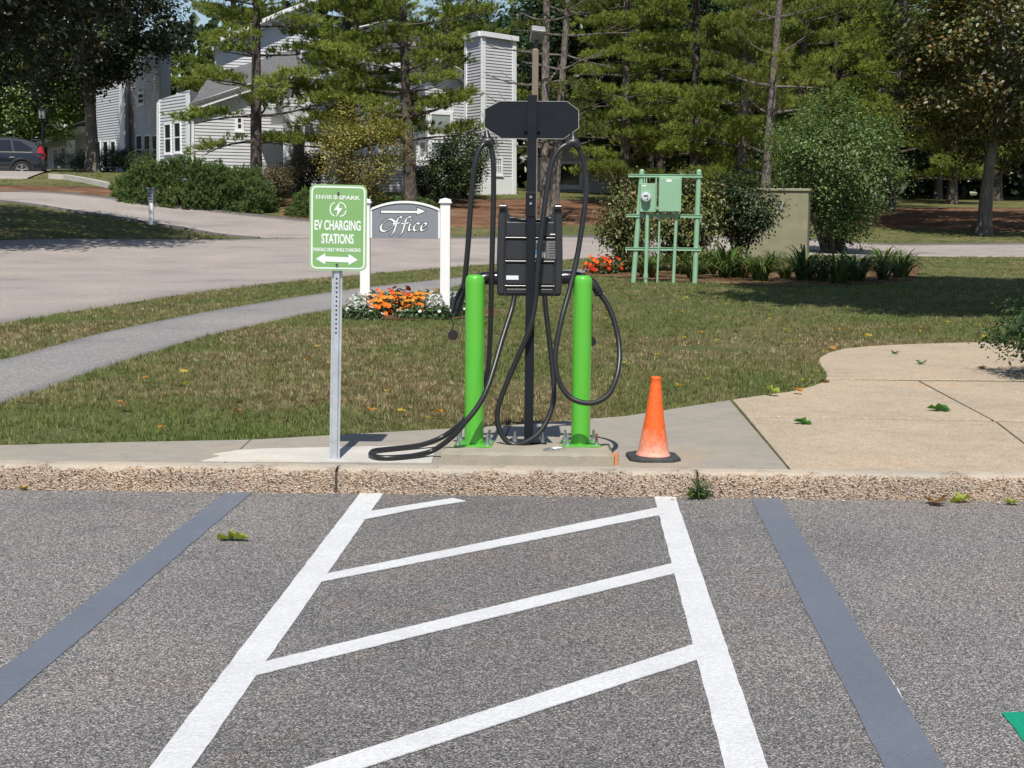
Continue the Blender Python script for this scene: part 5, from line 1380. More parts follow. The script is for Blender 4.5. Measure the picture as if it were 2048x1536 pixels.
def broadleaf(seed, H=9., low=2.6, R=4., leaf=.13, nleaf=26000, col=(.03, .05, .015), col2=None, frac2=.0, rtrunk=.22, leanx=0., mat='leaf', ncl=260, clr=.5, shell=.55, drop=0., barkm='maple_bark', squash=1., limbs=9):
    random.seed(seed); global rng; rng = np.random.default_rng(seed)
    m = MB(); lf = Leafy()
    ch_ = (H - low) / 2; cz = low + ch_
    pts = []; rad = []
    for i in range(9):
        t = i / 8; pts.append(Vector((leanx * t * t + .08 * math.sin(2.5 * t + seed), .06 * math.sin(4 * t), -.3 + t * (cz + .2)))); rad.append(rtrunk * (1 - .62 * t) * (1 + .5 * math.exp(-t * 20)))
    m.tube(pts, rad, 12, wob=.07)
    # clumps through the crown's volume, uneven outline
    cl = []
    while len(cl) < ncl:
        v = rng.normal(size=3); v /= np.linalg.norm(v); r = rng.uniform(shell, 1.) ** .6
        lump = 1 + .28 * mnoise.noise(Vector(v * 2.1 + seed)) + .16 * mnoise.noise(Vector(v * 5 + seed))
        p = np.array([v[0] * R * lump * r + leanx, v[1] * R * lump * r, cz + v[2] * ch_ * squash * lump * r])
        if p[2] < low - .3 + rng.random() * .7: continue
        cl.append(p)
    cl = np.array(cl)
    for i in range(limbs):
        a = i * 2.4 + random.random(); e = cl[rng.integers(len(cl))]
        st = pts[random.randint(4, 8)]
        for tgt in (Vector(e),):
            mid = st.lerp(tgt, .5) + Vector((0, 0, .25)); m.tube(smoothpath([st, mid, tgt], 4), list(np.linspace(rtrunk * .38, .015, 9)), 7, caps=False)
    for i in range(limbs * 3):
        e = Vector(cl[rng.integers(len(cl))]); st = pts[random.randint(5, 8)].lerp(e, .35); m.tube([st, st.lerp(e, .5) + Vector((0, 0, .12)), e], [.045, .025, .008], 5, caps=False)
    k = len(cl); per = max(1, nleaf // k); n = k * per
    off = rng.normal(size=(n, 3)) * np.array([1, 1, .6]) * clr * .62
    c = np.repeat(cl, per, 0) + off
    out = unit(c - np.array([leanx, 0, cz - ch_ * .4]))
    nr = unit(out * .55 + rand_dir(n) * .62 + np.array([0, 0, .65]))
    tone = np.repeat(rng.uniform(.72, 1.3, (k, 1)), per, 0)
    cc = jitter(col, n, .3, .1) * tone
    if col2 is not None:
        w = (rng.random((n, 1)) < frac2 * np.repeat(rng.uniform(.2, 1.8, (k, 1)), per, 0)); cc = np.where(w, jitter(col2, n, .3, .1) * tone, cc)
    lf.leaves(c, nr, rng.uniform(.65, 1.25, n) * leaf, cc, .72, .12)
    return [('trunk', setmat(m.mesh('trunk', True, 60), barkm)), ('crown', lf.mesh('crown', mat))]

def shrub(seed, H=1.6, R=1., leaf=.06, nleaf=9000, col=(.05, .08, .02), col2=None, frac2=0., ncl=90, clr=.22, stems=7, low=.15, mat='leaf', depthf=1., bottom=.35, tone=(.7, 1.3)):
    random.seed(seed); global rng; rng = np.random.default_rng(seed)
    m = MB(); lf = Leafy(); cl = []
    while len(cl) < ncl:
        v = rng.normal(size=3); v /= np.linalg.norm(v); r = rng.uniform(.35, 1.) ** .5
        lump = 1 + .38 * mnoise.noise(Vector(v * 2.3 + seed * 1.7)) + .2 * mnoise.noise(Vector(v * 6 + seed))
        z = low + (H - low) * (.5 + .5 * v[2] * r * lump); w = bottom + (1 - bottom) * min(1, (z - low) / (H - low) * 2.2)
        cl.append((v[0] * R * r * lump * w, v[1] * R * depthf * r * lump * w, z))
    cl = np.array(cl)
    for i in range(stems):
        e = Vector(cl[rng.integers(len(cl))]); a = random.uniform(0, 6.28); b = Vector((.12 * R * math.cos(a), .12 * R * math.sin(a), -.1)); m.tube(smoothpath([b, b.lerp(e, .5) + Vector((0, 0, .12 * H)), e], 4), list(np.linspace(.012 * H + .006, .004, 9)), 6, caps=False)
    k = len(cl); per = max(1, nleaf // k); n = k * per
    c = np.repeat(cl, per, 0) + rng.normal(size=(n, 3)) * clr * np.array([1, 1, .8]) * .65; c[:, 2] = np.maximum(c[:, 2], .03)
    nr = unit(unit(c - np.array([0, 0, H * .25])) * .6 + rand_dir(n) * .65 + np.array([0, 0, .5]))
    tn = np.repeat(rng.uniform(tone[0], tone[1], (k, 1)), per, 0); cc = jitter(col, n, .3, .12) * tn
    if col2 is not None:
        w = rng.random((n, 1)) < frac2 * np.repeat(rng.uniform(.1, 1.9, (k, 1)), per, 0); cc = np.where(w, jitter(col2, n, .3, .12) * tn, cc)
    lf.leaves(c, nr, rng.uniform(.6, 1.25, n) * leaf, cc)
    return [('stems', setmat(m.mesh('stems', True, 60), 'twig_bark')), ('foliage', lf.mesh('foliage', mat))]

def juniper(seed, rx=2.4, ry=1.4, H=1.5, n=2600, col=(.115, .175, .058)):
    """overlapping feathery sprays over a mound"""
    random.seed(seed); global rng; rng = np.random.default_rng(seed); lf = Leafy(); m = MB()
    a = rng.uniform(0, 2 * np.pi, n); el = np.arcsin(rng.uniform(.0, 1, n)); rr_ = rng.uniform(.84, 1.0, n)
    v = np.c_[np.cos(a) * np.cos(el), np.sin(a) * np.cos(el), np.sin(el)]
    lump = np.array([1 + .3 * mnoise.noise(Vector(q * 3.0 + seed)) + .14 * mnoise.noise(Vector(q * 7)) for q in v])
    c = v * np.array([rx, ry, H]) * (rr_ * lump)[:, None] * np.array([1, 1, .9])
    d = unit(v * np.array([1, 1, .6]) + np.array([0, -.25, .12]) + rng.normal(size=(n, 3)) * .4)
    tone = rng.uniform(.65, 1.3, (n, 1)); nn = 26; N = n * nn
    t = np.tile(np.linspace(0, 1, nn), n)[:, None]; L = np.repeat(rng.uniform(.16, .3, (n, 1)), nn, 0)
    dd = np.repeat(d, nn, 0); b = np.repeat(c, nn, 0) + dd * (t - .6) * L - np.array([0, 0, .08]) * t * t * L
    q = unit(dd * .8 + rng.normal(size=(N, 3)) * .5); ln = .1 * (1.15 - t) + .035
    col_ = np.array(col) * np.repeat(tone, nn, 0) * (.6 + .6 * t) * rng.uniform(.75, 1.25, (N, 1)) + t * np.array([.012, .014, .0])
    lf.tris(b, b + q * ln, np.full(N, .026), col_)
    for i in range(10):
        e = Vector(c[rng.integers(n)]) * .8; m.tube([(e.x * .1, e.y * .1, -.05), (e.x * .5, e.y * .5, e.z * .5), tuple(e)], [.035, .025, .008], 6, caps=False)
    return [('stems', setmat(m.mesh('stems', True, 60), 'twig_bark')), ('foliage', lf.mesh('foliage', 'needle'))]

# ---------------------------------------------------------------- pines
PV = [pine(11, 12, 2.2, 3.5, 1.15, .21, nb=1.35), pine(12, 12, 1.9, 3.0, 1.15, .2, fork=True, nb=1.0), pine(13, 12.5, 2.4, 3.2, 1.15, .19, leanx=.7, nb=1.35), pine(14, 12, 1.0, 3.0, 1.3, .22, barkm='pale_bark', nb=1.4)]
PBARE = pine(15, 13, 2.6, 3.0, .75, .19, fork=True, bare=.72, tint=(.115, .14, .04), barkm='pale_bark')
PONE = pine(16, 13, 2.4, 2.8, .95, .2, bare=.4, tint=(.16, .19, .042), barkm='pale_bark', leanx=.9)
PN = 'white pines around the apartment building'
def tree_at(px, d, parts, label, rz=0., sc=1., name='pine_tree', cat='tree', group=None, dz=0.):
    x = At(px, 404, d).x; return place(name, parts, (x, d, ground(x, d) + dz), label, cat, group, rz, sc)
tree_at(517, 54, PV[0], 'pine with a knobbly trunk before the wide clapboard wall', .4, (1.15, 1.1, .97), group=PN)
tree_at(694, 57, PV[1], 'double trunked pine rising behind the yellowing shrub', 1.2, (1.25, 1.2, 1), group=PN)
tree_at(827, 54, PV[2], 'straight dark trunked pine left of the stair tower', 2.5, (1.2, 1.2, 1), group=PN)
tree_at(1091, 50, PBARE, 'half bare twin trunked pine right behind the charger', 5.6, group=PN)
tree_at(1246, 60, PV[3], 'bushy pine just right of the dim shaded building', .3, (1, 1, 1), group=PN)
tree_at(1385, 59, PV[0], 'pine with broad tiers of needles above the breaker cabinet', 3.4, (1.1, 1.1, 1), group=PN)
tree_at(1482, 57, PV[3], 'full pine whose trunk stands behind the dark glossy shrub', 2.1, (.95, .95, 1), group=PN)
tree_at(1526, 52, PONE, 'leaning pine with long bare branches left of the tall shrub', .2, (.9, .9, 1.1), group=PN)
tree_at(1600, 61, PV[3], 'dense pine showing over the left shoulder of the tall shrub', 5.2, group=PN)
tree_at(1660, 64, PV[1], 'pine with bright tufts directly above the tall round shrub', 4.4, (1.15, 1.15, 1.05), group=PN)
tree_at(1780, 66, PV[2], 'pine filling the gap between tall shrub and right maple', .9, (1.2, 1.2, 1.05), group=PN)
tree_at(1320, 68, PV[1], 'pine set back in the wood behind the meter rack', 2.9, (1.2, 1.2, 1.1), group=PN)
tree_at(1170, 80, PV[0], 'pine standing behind the roof of the dim building', 1.9, (1.2, 1.2, 1.2), group=PN)
tree_at(590, 90, PV[2], 'far pine showing over the building roof, left of centre', 3.6, (1.2, 1.2, 1.35), group=PN)
tree_at(470, 84, PV[3], 'far pine over the left gable of the building', 1.1, (1.3, 1.3, 1.35), group=PN)
tree_at(755, 86, PV[0], 'far pine over the ridge behind the yellowing shrub', 2.2, (1.4, 1.4, 1.35), group=PN)
tree_at(895, 84, PV[3], 'far pine between the middle block and stair tower', .6, (1.1, 1.1, 1.05), group=PN)
# the wood behind
BW = 'trees of the dark wood behind'
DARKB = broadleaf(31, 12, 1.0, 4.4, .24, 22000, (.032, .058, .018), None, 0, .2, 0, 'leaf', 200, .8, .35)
r0 = random.Random(5)
wood = [(6.5, 78, 3), (11.5, 76, 0), (16, 80, 1), (21, 74, 3), (25.5, 82, 0), (30, 76, 2), (9, 88, 1), (14, 90, 3), (19.5, 91, 0), (25, 92, 3), (31, 88, 1), (2.5, 92, 0), (36, 84, 3), (-3, 98, 1), (-34, 96, 2), (-28, 100, 3)]
for x, y, v in wood:
    s = r0.uniform(1.05, 1.3); place('pine_tree', PV[v], (x, y, ground(x, y)), 'tall pine in the dark wood behind the road', 'tree', BW, r0.uniform(0, 6), (s, s, 1.15))
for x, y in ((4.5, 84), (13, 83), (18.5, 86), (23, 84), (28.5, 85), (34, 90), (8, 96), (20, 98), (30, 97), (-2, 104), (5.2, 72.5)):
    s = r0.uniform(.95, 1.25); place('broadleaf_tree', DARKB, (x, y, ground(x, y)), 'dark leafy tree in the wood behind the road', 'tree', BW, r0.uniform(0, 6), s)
BRI = broadleaf(32, 9, 1.0, 3.4, .22, 14000, (.10, .15, .03), None, 0, .18, 0, 'leaf', 150, .7, .4)
for x, y, lb_ in ((-31, 88, 'leafy bright tree behind the roof of the parked car'), (-26, 84, 'bright green tree just behind the black lantern'), (-38, 82, 'leafy tree beyond the left edge of the parked car'), (-24.5, 93, 'bright tree showing above the porch roof')):
    place('broadleaf_tree', BRI, (x, y, ground(x, y)), lb_, 'tree', 'trees behind the parked car', r0.uniform(0, 6), r0.uniform(.8, 1.0))
# a far mass of woodland that closes the view
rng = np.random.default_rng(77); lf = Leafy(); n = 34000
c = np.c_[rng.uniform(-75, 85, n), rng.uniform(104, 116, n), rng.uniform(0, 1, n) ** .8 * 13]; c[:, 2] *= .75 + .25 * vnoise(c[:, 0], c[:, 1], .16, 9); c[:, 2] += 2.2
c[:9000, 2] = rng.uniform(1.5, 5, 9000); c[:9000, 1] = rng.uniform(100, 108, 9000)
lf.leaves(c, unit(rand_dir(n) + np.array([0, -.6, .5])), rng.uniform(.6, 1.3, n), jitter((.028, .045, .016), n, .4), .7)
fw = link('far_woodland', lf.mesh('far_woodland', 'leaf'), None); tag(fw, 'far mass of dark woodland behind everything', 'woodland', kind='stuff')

# ---------------------------------------------------------------- maples
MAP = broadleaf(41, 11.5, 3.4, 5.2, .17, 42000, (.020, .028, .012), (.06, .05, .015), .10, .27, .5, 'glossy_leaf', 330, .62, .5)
MAP2 = broadleaf(42, 11, 2.3, 4.6, .17, 38000, (.068, .078, .022), (.17, .115, .034), .22, .25, .9, 'leaf', 300, .55, .5)
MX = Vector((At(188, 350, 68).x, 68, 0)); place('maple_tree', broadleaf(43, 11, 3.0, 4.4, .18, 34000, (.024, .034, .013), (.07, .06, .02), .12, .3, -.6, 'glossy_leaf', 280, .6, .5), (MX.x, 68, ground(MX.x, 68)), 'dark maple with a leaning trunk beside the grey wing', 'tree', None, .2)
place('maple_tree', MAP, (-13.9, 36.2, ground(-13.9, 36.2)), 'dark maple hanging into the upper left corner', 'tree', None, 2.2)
M2 = T(1972, 470); place('maple_tree', MAP2, tuple(M2), 'maple with browning leaves at the right edge', 'tree', None, .3, 1.08)
place('maple_tree', broadleaf(44, 12.5, 5.6, 4.9, .27, 40000, (.04, .055, .016), None, 0, .3, 0, 'leaf', 260, .6, .3), (8.0, 18.6, .1), 'tall maple just outside the right edge shading the lawn', 'tree', None, 2.)

# ---------------------------------------------------------------- shrubs on the far side
def bush_at(px, py, parts, label, sc=1., rz=0., name='shrub', group=None, d=None):
    p = T(px, py) if d is None else Vector((At(px, 404, d).x, d, ground(At(px, 404, d).x, d))); return place(name, parts, tuple(p), label, 'shrub', group, rz, sc)
J = [juniper(51), juniper(52, 1.6, 1.2, 1.1, 1000)]
JG = 'spreading junipers along the driveway'
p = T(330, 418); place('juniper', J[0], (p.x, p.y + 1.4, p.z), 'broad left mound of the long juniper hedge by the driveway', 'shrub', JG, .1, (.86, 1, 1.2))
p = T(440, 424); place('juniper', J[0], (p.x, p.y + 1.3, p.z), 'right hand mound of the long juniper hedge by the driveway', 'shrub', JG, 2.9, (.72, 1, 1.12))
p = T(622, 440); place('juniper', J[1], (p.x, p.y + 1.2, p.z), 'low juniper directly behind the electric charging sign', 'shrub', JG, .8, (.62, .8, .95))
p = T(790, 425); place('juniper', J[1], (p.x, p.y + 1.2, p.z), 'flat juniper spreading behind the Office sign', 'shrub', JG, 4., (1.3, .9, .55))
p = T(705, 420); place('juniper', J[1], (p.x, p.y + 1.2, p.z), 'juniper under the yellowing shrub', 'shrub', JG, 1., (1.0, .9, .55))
BRN = shrub(61, 1.5, .85, .075, 7000, (.075, .075, .028), (.16, .10, .04), .35, 90, .2, 9)
bush_at(548, 415, BRN, 'small brownish shrub at the right end of the juniper hedge', (.75, .75, .95))
bush_at(608, 392, BRN, 'brownish shrub near the white entry posts', (1.15, 1, 1.15), 2.)
YEL = shrub(62, 3.7, 1.75, .085, 9000, (.20, .20, .045), (.25, .15, .05), .22, 230, .34, 24, .4, 'leaf', .8, .3)
p = Vector((At(728, 404, 50.5).x, 50.5, 0)); p.z = ground(p.x, 50.5); place('shrub', YEL, tuple(p), 'tall airy shrub with yellow and russet leaves', 'shrub', None, .6, (1.0, 1, 1.0))
GRN = shrub(63, 2.2, 1.1, .09, 9000, (.04, .072, .02), (.075, .1, .03), .3, 110, .26, 10)
bush_at(892, 408, GRN, 'dark green shrub behind the Office sign post', (.95, .9, .95)); bush_at(930, 390, GRN, 'green shrub against the foot of the stair tower', (1.25, 1, 1.35), 1.5, d=61)
bush_at(845, 380, GRN, 'small rounded shrub by the middle pine', (.5, .5, .55), 2.6, d=60)
p = T(235, 356); HED = shrub(64, 1.1, 1.6, .06, 8000, (.04, .06, .02), None, 0, 110, .22, 8, .05)
for x, d_, s, od in ((160, 72, .8, 'left of the leaning maple trunk'), (215, 70.5, 1.0, 'right of the leaning maple trunk'), (262, 70, .9, 'below the white corner board'), (300, 69, .9, 'nearest the juniper hedge')):
    bush_at(x, 340, HED, 'low clipped shrub along the grey wing, ' + od, s, x, d=d_, group='low shrubs along the grey wing')

# ---------------------------------------------------------------- shrubs round the meter and cabinet
MAG = shrub(71, 1.9, .95, .11, 6500, (.085, .105, .028), (.16, .14, .04), .3, 100, .24, 9, .1, 'glossy_leaf')
bush_at(1258, 500, MAG, 'broad leaved bush left of the meter rack', (.56, .6, .95), .5, d=31); bush_at(1372, 500, MAG, 'broad leaved bush showing behind the breaker cabinet', (.8, .75, 1.05), 2.2, d=32)
DRK = shrub(72, 1.9, .95, .085, 8000, (.028, .045, .015), (.05, .07, .02), .3, 110, .22, 9, .45, 'glossy_leaf', .9, .35)
bush_at(1478, 510, DRK, 'dark glossy shrub in front of the transformer cabinet', (1.2, .9, 1.05), 1.1, d=34.5)
BIG = shrub(73, 4.3, 1.9, .09, 30000, (.085, .14, .04), (.135, .18, .055), .35, 330, .34, 22, .45, 'leaf', .9, .45)
p = G(1668, 512, .12); place('shrub', BIG, tuple(p), 'tall rounded green shrub right of the transformer cabinet', 'shrub', None, .9, (.97, 1, 1.0))
RJ = shrub(74, .62, .62, .04, 9000, (.035, .07, .025), (.06, .1, .03), .4, 110, .12, 8, .02, 'needle')
p = G(2082, 762, SZ); place('shrub', RJ, (p.x + .36, p.y + .35, .12), 'clipped green bush at the right edge beside the plaza', 'shrub', None, .4, (1, 1, .98))

# daylilies: arching strap leaves
def daylily(seed, n=70, L=.75):
    global rng; rng = np.random.default_rng(seed); V = []; F = []; C = []; k = 0
    for i in range(n):
        a = rng.uniform(0, 6.28); l = L * rng.uniform(.6, 1.1); w = rng.uniform(.010, .018); out = rng.uniform(.35, .95); r0 = rng.uniform(0, .1); c = np.array([.075, .12, .03]) * rng.uniform(.55, 1.35) if rng.random() > .12 else np.array([.28, .22, .08]) * rng.uniform(.7, 1.2)
        side = np.array([-math.sin(a), math.cos(a), 0])
        for s in range(5):
            t = s / 4; p = np.array([math.cos(a), math.sin(a), 0]) * (r0 + out * l * t ** 1.3) + np.array([0, 0, l * (1.15 * t - (.5 + .55 * out) * t * t)]); ww = w * (1 - t ** 2) + .001
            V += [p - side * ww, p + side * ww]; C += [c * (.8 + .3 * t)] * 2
            if s: F.append((k - 2, k - 1, k + 1, k))
            k += 2
    return [('leaves', setmat(mesh_np('daylily', np.array(V), np.array(F), np.clip(np.array(C), 0, 1)), 'grass_blade'))]
DAY = [daylily(81), daylily(82, 80, .85)]
r1 = random.Random(8)
ORD = ['first', 'second', 'third', 'fourth', 'fifth', 'sixth', 'seventh', 'eighth', 'ninth', 'tenth', 'eleventh', 'twelfth', 'thirteenth', 'fourteenth', 'fifteenth']
DAYO = [1300, 1330, 1362, 1392, 1425, 1455, 1490, 1525, 1562, 1600, 1640, 1680, 1720, 1760, 1800]; DAYB = [1280, 1380, 1440, 1545, 1620, 1700, 1770]
for i, (px, py) in enumerate([(1300, 552), (1330, 545), (1362, 550), (1392, 556), (1425, 552), (1455, 560), (1490, 556), (1525, 562), (1562, 558), (1600, 563), (1640, 562), (1680, 566), (1720, 562), (1760, 562), (1800, 556), (1545, 545), (1620, 545), (1700, 545), (1770, 545), (1380, 538), (1440, 540), (1280, 545)]):
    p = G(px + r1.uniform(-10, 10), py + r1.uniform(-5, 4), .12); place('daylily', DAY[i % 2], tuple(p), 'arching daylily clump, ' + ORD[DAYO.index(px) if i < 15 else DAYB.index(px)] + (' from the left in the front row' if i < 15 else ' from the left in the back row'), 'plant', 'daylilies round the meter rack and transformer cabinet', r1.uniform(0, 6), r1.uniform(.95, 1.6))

# bedding plants
def bedding(seed, R, H, nl, leaf, col, nf, fsz, fcol, fcol2=None, petals=6):
    global rng; rng = np.random.default_rng(seed); lf = Leafy(); v = rand_dir(nl); v[:, 2] = abs(v[:, 2]); c = v * np.array([R, R, H]) * rng.uniform(.4, 1, (nl, 1)) 
    lf.leaves(c, unit(v + rand_dir(nl) * .6), rng.uniform(.6, 1.2, nl) * leaf, jitter(col, nl, .35), .5); out = [('foliage', lf.mesh('foliage', 'leaf'))]
    if nf:
        f = Leafy(); v = rand_dir(nf); v[:, 2] = abs(v[:, 2]); v[:, 1] -= .25; v = unit(v); c = v * np.array([R, R, H]) * rng.uniform(.95, 1.12, (nf, 1)) + np.array([0, 0, .02])
        for i in range(nf):
            nrm = unit(v[i] + np.array([0, -.3, .5])); a = unit(np.cross(nrm, [.3, .1, 1])); b = np.cross(nrm, a); base = fcol if (fcol2 is None or rng.random() < .6) else fcol2
            P = []; N = []
            for q in range(petals):
                t = 2 * math.pi * q / petals; dr_ = a * math.cos(t) + b * math.sin(t); P.append(c[i] + dr_ * fsz * .45); N.append(unit(nrm + dr_ * .35))
            f.leaves(np.array(P), np.array(N), np.full(petals, fsz), jitter(base, petals, .15, .05), .8, .1)
            f.leaves(np.array([c[i] + nrm * .006]), np.array([nrm]), [fsz * .7], jitter(np.array(base) * .75, 1, .1), 1., 0)
        out.append(('blossoms', f.mesh('blossoms', 'petal')))
    return out
GL = (.04, .07, .02)
MARI = [bedding(91, .17, .24, 110, .07, GL, 19, .042, (.8, .2, .01), (.75, .32, .04)), bedding(92, .17, .26, 110, .07, GL, 19, .042, (.62, .04, .01), (.8, .16, .01))]
DUST = bedding(93, .17, .24, 260, .075, (.42, .44, .43), 0, 0, 0)
IMPA = bedding(94, .18, .15, 170, .07, (.05, .085, .028), 5, .026, (.8, .8, .8), None, 5)
PINK = bedding(95, .16, .14, 150, .07, (.05, .085, .028), 5, .03, (.75, .06, .22), None, 5)
r2 = random.Random(3); k = 0
for px, py in ((752, 622), (770, 618), (790, 620), (806, 615), (824, 619), (842, 617), (860, 618), (762, 630), (783, 630), (800, 628), (826, 629), (846, 628), (812, 622), (776, 624)):
    p = G(px, py, .13); mm = 1 if 795 < px < 812 or px == 770 else 0; k += 1
    place('marigold', MARI[mm], tuple(p), 'orange or red marigold under the Office sign', 'flower', 'marigolds under the Office sign', r2.uniform(0, .6), r2.uniform(.85, 1.1))
for px, py in ((718, 628), (735, 615), (742, 622), (865, 624), (878, 619), (905, 612), (918, 616), (872, 630), (712, 634)):
    p = G(px, py, .13); place('dusty_miller', DUST, tuple(p), 'silvery dusty miller plant, ' + ORD[[712, 718, 735, 742, 865, 872, 878, 905, 918].index(px)] + ' from the left under the Office sign', 'plant', 'dusty miller under the Office sign', r2.uniform(0, 6), r2.uniform(.8, 1.1))
for px, py in ((700, 636), (728, 637), (818, 636), (838, 637), (858, 635), (876, 637), (892, 634), (908, 633), (930, 630), (750, 638)):
    p = G(px, py, .13); place('impatiens', IMPA, tuple(p), 'low white flowering plant, ' + ORD[[700, 728, 750, 818, 838, 858, 876, 892, 908, 930].index(px)] + ' from the left in the sign bed', 'flower', 'white impatiens in the sign bed', r2.uniform(0, 6), r2.uniform(.75, 1.05))
p = G(921, 628, .13); place('impatiens', PINK, tuple(p), 'pink flowering plant beside the hanging charging plug', 'flower', None, .2)
for px, py in ((1190, 545), (1202, 548), (1214, 545), (1226, 547), (1236, 543), (1208, 541), (1243, 541), (1222, 541)):
    p = G(px, py, .13); place('begonia', MARI[1], tuple(p), 'red flowering plant, ' + ORD[[1190, 1202, 1208, 1214, 1222, 1226, 1236, 1243].index(px)] + ' from the left in the small red bed', 'flower', 'red flowers left of the meter rack', r2.uniform(0, .5), r2.uniform(1.0, 1.3))
p = G(1224, 534, .13); place('dusty_miller', DUST, tuple(p), 'single silvery plant among the red flowers', 'plant', None, 1., 1.)

# ---------------------------------------------------------------- fallen leaves, weed, pebble
def leafmesh(col, seed, size=.07):
    r = np.random.default_rng(seed); m = []
    n = 9; V = [(0, 0, .004)]
    prof = [(0, -.5), (.34, -.28), (.2, -.1), (.5, .08), (.26, .2), (.2, .36), (0, .55), (-.2, .36), (-.26, .2), (-.5, .08), (-.2, -.1), (-.34, -.28)]
    for x, y in prof: V.append((x * size, y * size, size * (.04 + r.uniform(-.02, .2) + .45 * abs(x) * r.uniform(.4, 1.4))))
    F = [(0, i + 1, (i + 1) % 12 + 1) for i in range(12)]
    V += [(-.005 * size, -.5 * size, .003), (.02 * size, -.95 * size, .012), (.05 * size, -.95 * size, .012)]; F.append((13, 14, 15))
    return setmat(mesh_np('fallen_leaf', np.array(V), np.array(F), np.tile(np.array(col), (len(V), 1)) * r.uniform(.8, 1.1, (len(V), 1))), 'petal')
LM = {'y': [leafmesh((.5, .36, .05), s) for s in (1, 2)], 'o': [leafmesh((.5, .22, .05), s) for s in (3, 4)], 'b': [leafmesh((.2, .11, .05), s) for s in (5, 6)], 'g': [leafmesh((.06, .16, .03), s) for s in (7, 8)], 'l': [leafmesh((.28, .33, .06), s) for s in (9, 10)]}
def fallen(px, py, kind, z, label, sc=1., group=None, rz=None):
    o = bpy.data.objects.new('fallen_leaf', LM[kind][random.randint(0, 1)]); COL.objects.link(o); p = G(px, py, z); o.location = p
    o.rotation_euler = (random.uniform(-.15, .15), random.uniform(-.15, .15), random.uniform(0, 6.28) if rz is None else rz); o.scale = (sc,) * 3
    return tag(o, label, 'leaf', group)
random.seed(4)
fallen(456, 1080, 'l', .004, 'curled yellow green leaf on the asphalt by the left grey stripe', 1.5, rz=1.2); fallen(474, 1080, 'l', .006, 'folded green leaf lying against another by the left grey stripe', 1.4, rz=4.6)
fallen(1872, 1008, 'b', .004, 'curled brown leaf in the gutter at the right', 1.9); fallen(1922, 1004, 'l', .004, 'pale green leaf in the gutter near the right edge', 1.5, rz=1.4); fallen(2025, 1009, 'l', .004, 'light green leaf in the gutter at the far right', 1.2)
fallen(1066, 983, 'y', .004, 'small yellow leaf in the gutter below the concrete pad', .9); fallen(1400, 990, 'y', .004, 'yellow leaf under the weed in the gutter', .9); fallen(1345, 988, 'b', .004, 'brown leaf beside the pebble in the gutter', 1.1); fallen(47, 977, 'y', .01, 'yellow leaf leaning on the kerb at the far left', .9)
fallen(1604, 848, 'g', SZ, 'dark green leaf in the middle of the tan plaza', 1.7); fallen(1878, 822, 'g', SZ, 'large green leaf toward the right of the tan plaza', 2.2, rz=1.3); fallen(1842, 728, 'g', SZ, 'green leaf standing up near the back of the plaza', 1.6)
fallen(1790, 708, 'g', SZ, 'green leaf at the back rim of the plaza', 1.4); fallen(1965, 738, 'b', SZ, 'brown leaf beside the clipped bush on the plaza', 1.3); fallen(1648, 765, 'b', SZ, 'brown leaf on the inner corner of the plaza', 1.2)
fallen(1545, 784, 'l', .16, 'bright green leaf on the grass at the plaza edge', 1.6); fallen(1596, 783, 'o', .15, 'orange leaf at the grass edge of the plaza', 1.2); fallen(1664, 698, 'o', SZ, 'orange leaf where the lawn meets the plaza curve', 1.3)
fallen(246, 811, 'b', .165, 'brown leaf on the lawn at the left', 1.2); fallen(368, 745, 'y', .17, 'upright yellow leaf on the lawn at the left', 1.3); fallen(371, 771, 'l', .165, 'bright green leaf on the lawn under the yellow one', 1.2)
fallen(743, 823, 'o', .165, 'orange leaf on the lawn right of the sign post', 1.1); fallen(875, 826, 'o', .165, 'orange leaf on the lawn left of the left bollard', 1.1)
spots = []
while len(spots) < 42:
    px, py = random.uniform(1180, 2040), random.uniform(585, 790)
    q = G(px, py, .13)
    if inpoly(np.array([q.x]), np.array([q.y]), WALK)[0] or inpoly(np.array([q.x]), np.array([q.y]), BED2)[0]: continue
    spots.append((px, py))
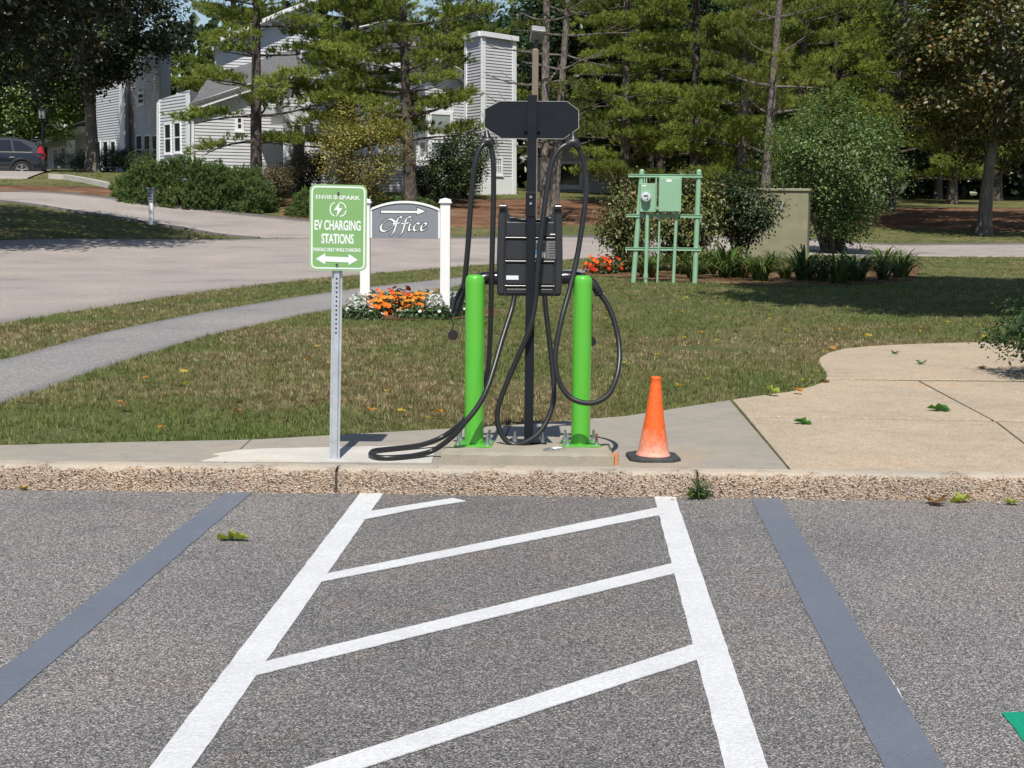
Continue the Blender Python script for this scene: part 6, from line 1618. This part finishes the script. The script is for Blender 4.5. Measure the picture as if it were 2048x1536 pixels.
for px, py in spots: fallen(px, py, random.choice('yyyolb'), .155, 'small fallen leaf scattered on the lawn', random.uniform(.7, 1.2), 'leaves scattered on the lawn')
for px, py in [(random.uniform(20, 900), random.uniform(650, 860)) for _ in range(16)]:
    q = G(px, py, .13)
    if inpoly(np.array([q.x]), np.array([q.y]), WALK)[0] or inpoly(np.array([q.x]), np.array([q.y]), PATH)[0] or q.x < -4.4: continue
    fallen(px, py, random.choice('yob'), .16, 'small fallen leaf scattered on the lawn', random.uniform(.6, 1.0), 'leaves scattered on the lawn')
pb_ = G(1280, 988, 0); ps = MB(); ps.lathe([(.012, -.002), (.03, .006), (.032, .02), (.022, .036), (.006, .042)], n=10); ps.v = [tuple(Vector(v) * (1 + .2 * mnoise.noise(Vector(v) * 60))) for v in ps.v]
po = ps.build('pebble', 'pebble_tan', None, True, 60); po.location = pb_; tag(po, 'pale tan pebble in the gutter near the kerb weed', 'pebble')
# gravelly crumbs in the gutter
rng = np.random.default_rng(21); cm = MB()
for i in range(150):
    t = rng.uniform(kpt(-100), kpt(2150)); p = KA + KD * t - KN * abs(rng.normal(0, .05)) - KN * .012; s = rng.uniform(.003, .008) if rng.random() < .9 else rng.uniform(.008, .014)
    cm.add([p + Vector((a * s * rng.uniform(.6, 1.3), b * s, c * s * .8 + s * .6)) for a, b, c in ((1, 0, 0), (-1, 0, 0), (0, 1, 0), (0, -1, 0), (0, 0, 1), (0, 0, -1))], [(0, 2, 4), (2, 1, 4), (1, 3, 4), (3, 0, 4), (2, 0, 5), (1, 2, 5), (3, 1, 5), (0, 3, 5)])
cg = cm.build('gravel', 'pebble_tan'); tag(cg, 'loose grit and crumbs lying along the gutter', 'gravel', kind='stuff')
wd = daylily(83, 34, .17); p = KA + KD * kpt(1397) - KN * .012; q = place('weed', wd, (p.x, p.y, .0), 'green weed growing from the kerb joint', 'weed', None, .5, (.6, .45, .75))
p2 = place('weed', shrub(84, .11, .04, .016, 200, (.06, .12, .03), None, 0, 24, .03, 5, .01), (p.x + .01, p.y - .01, .0), 'leafy weed shoot against the kerb joint', 'weed', None, .2)
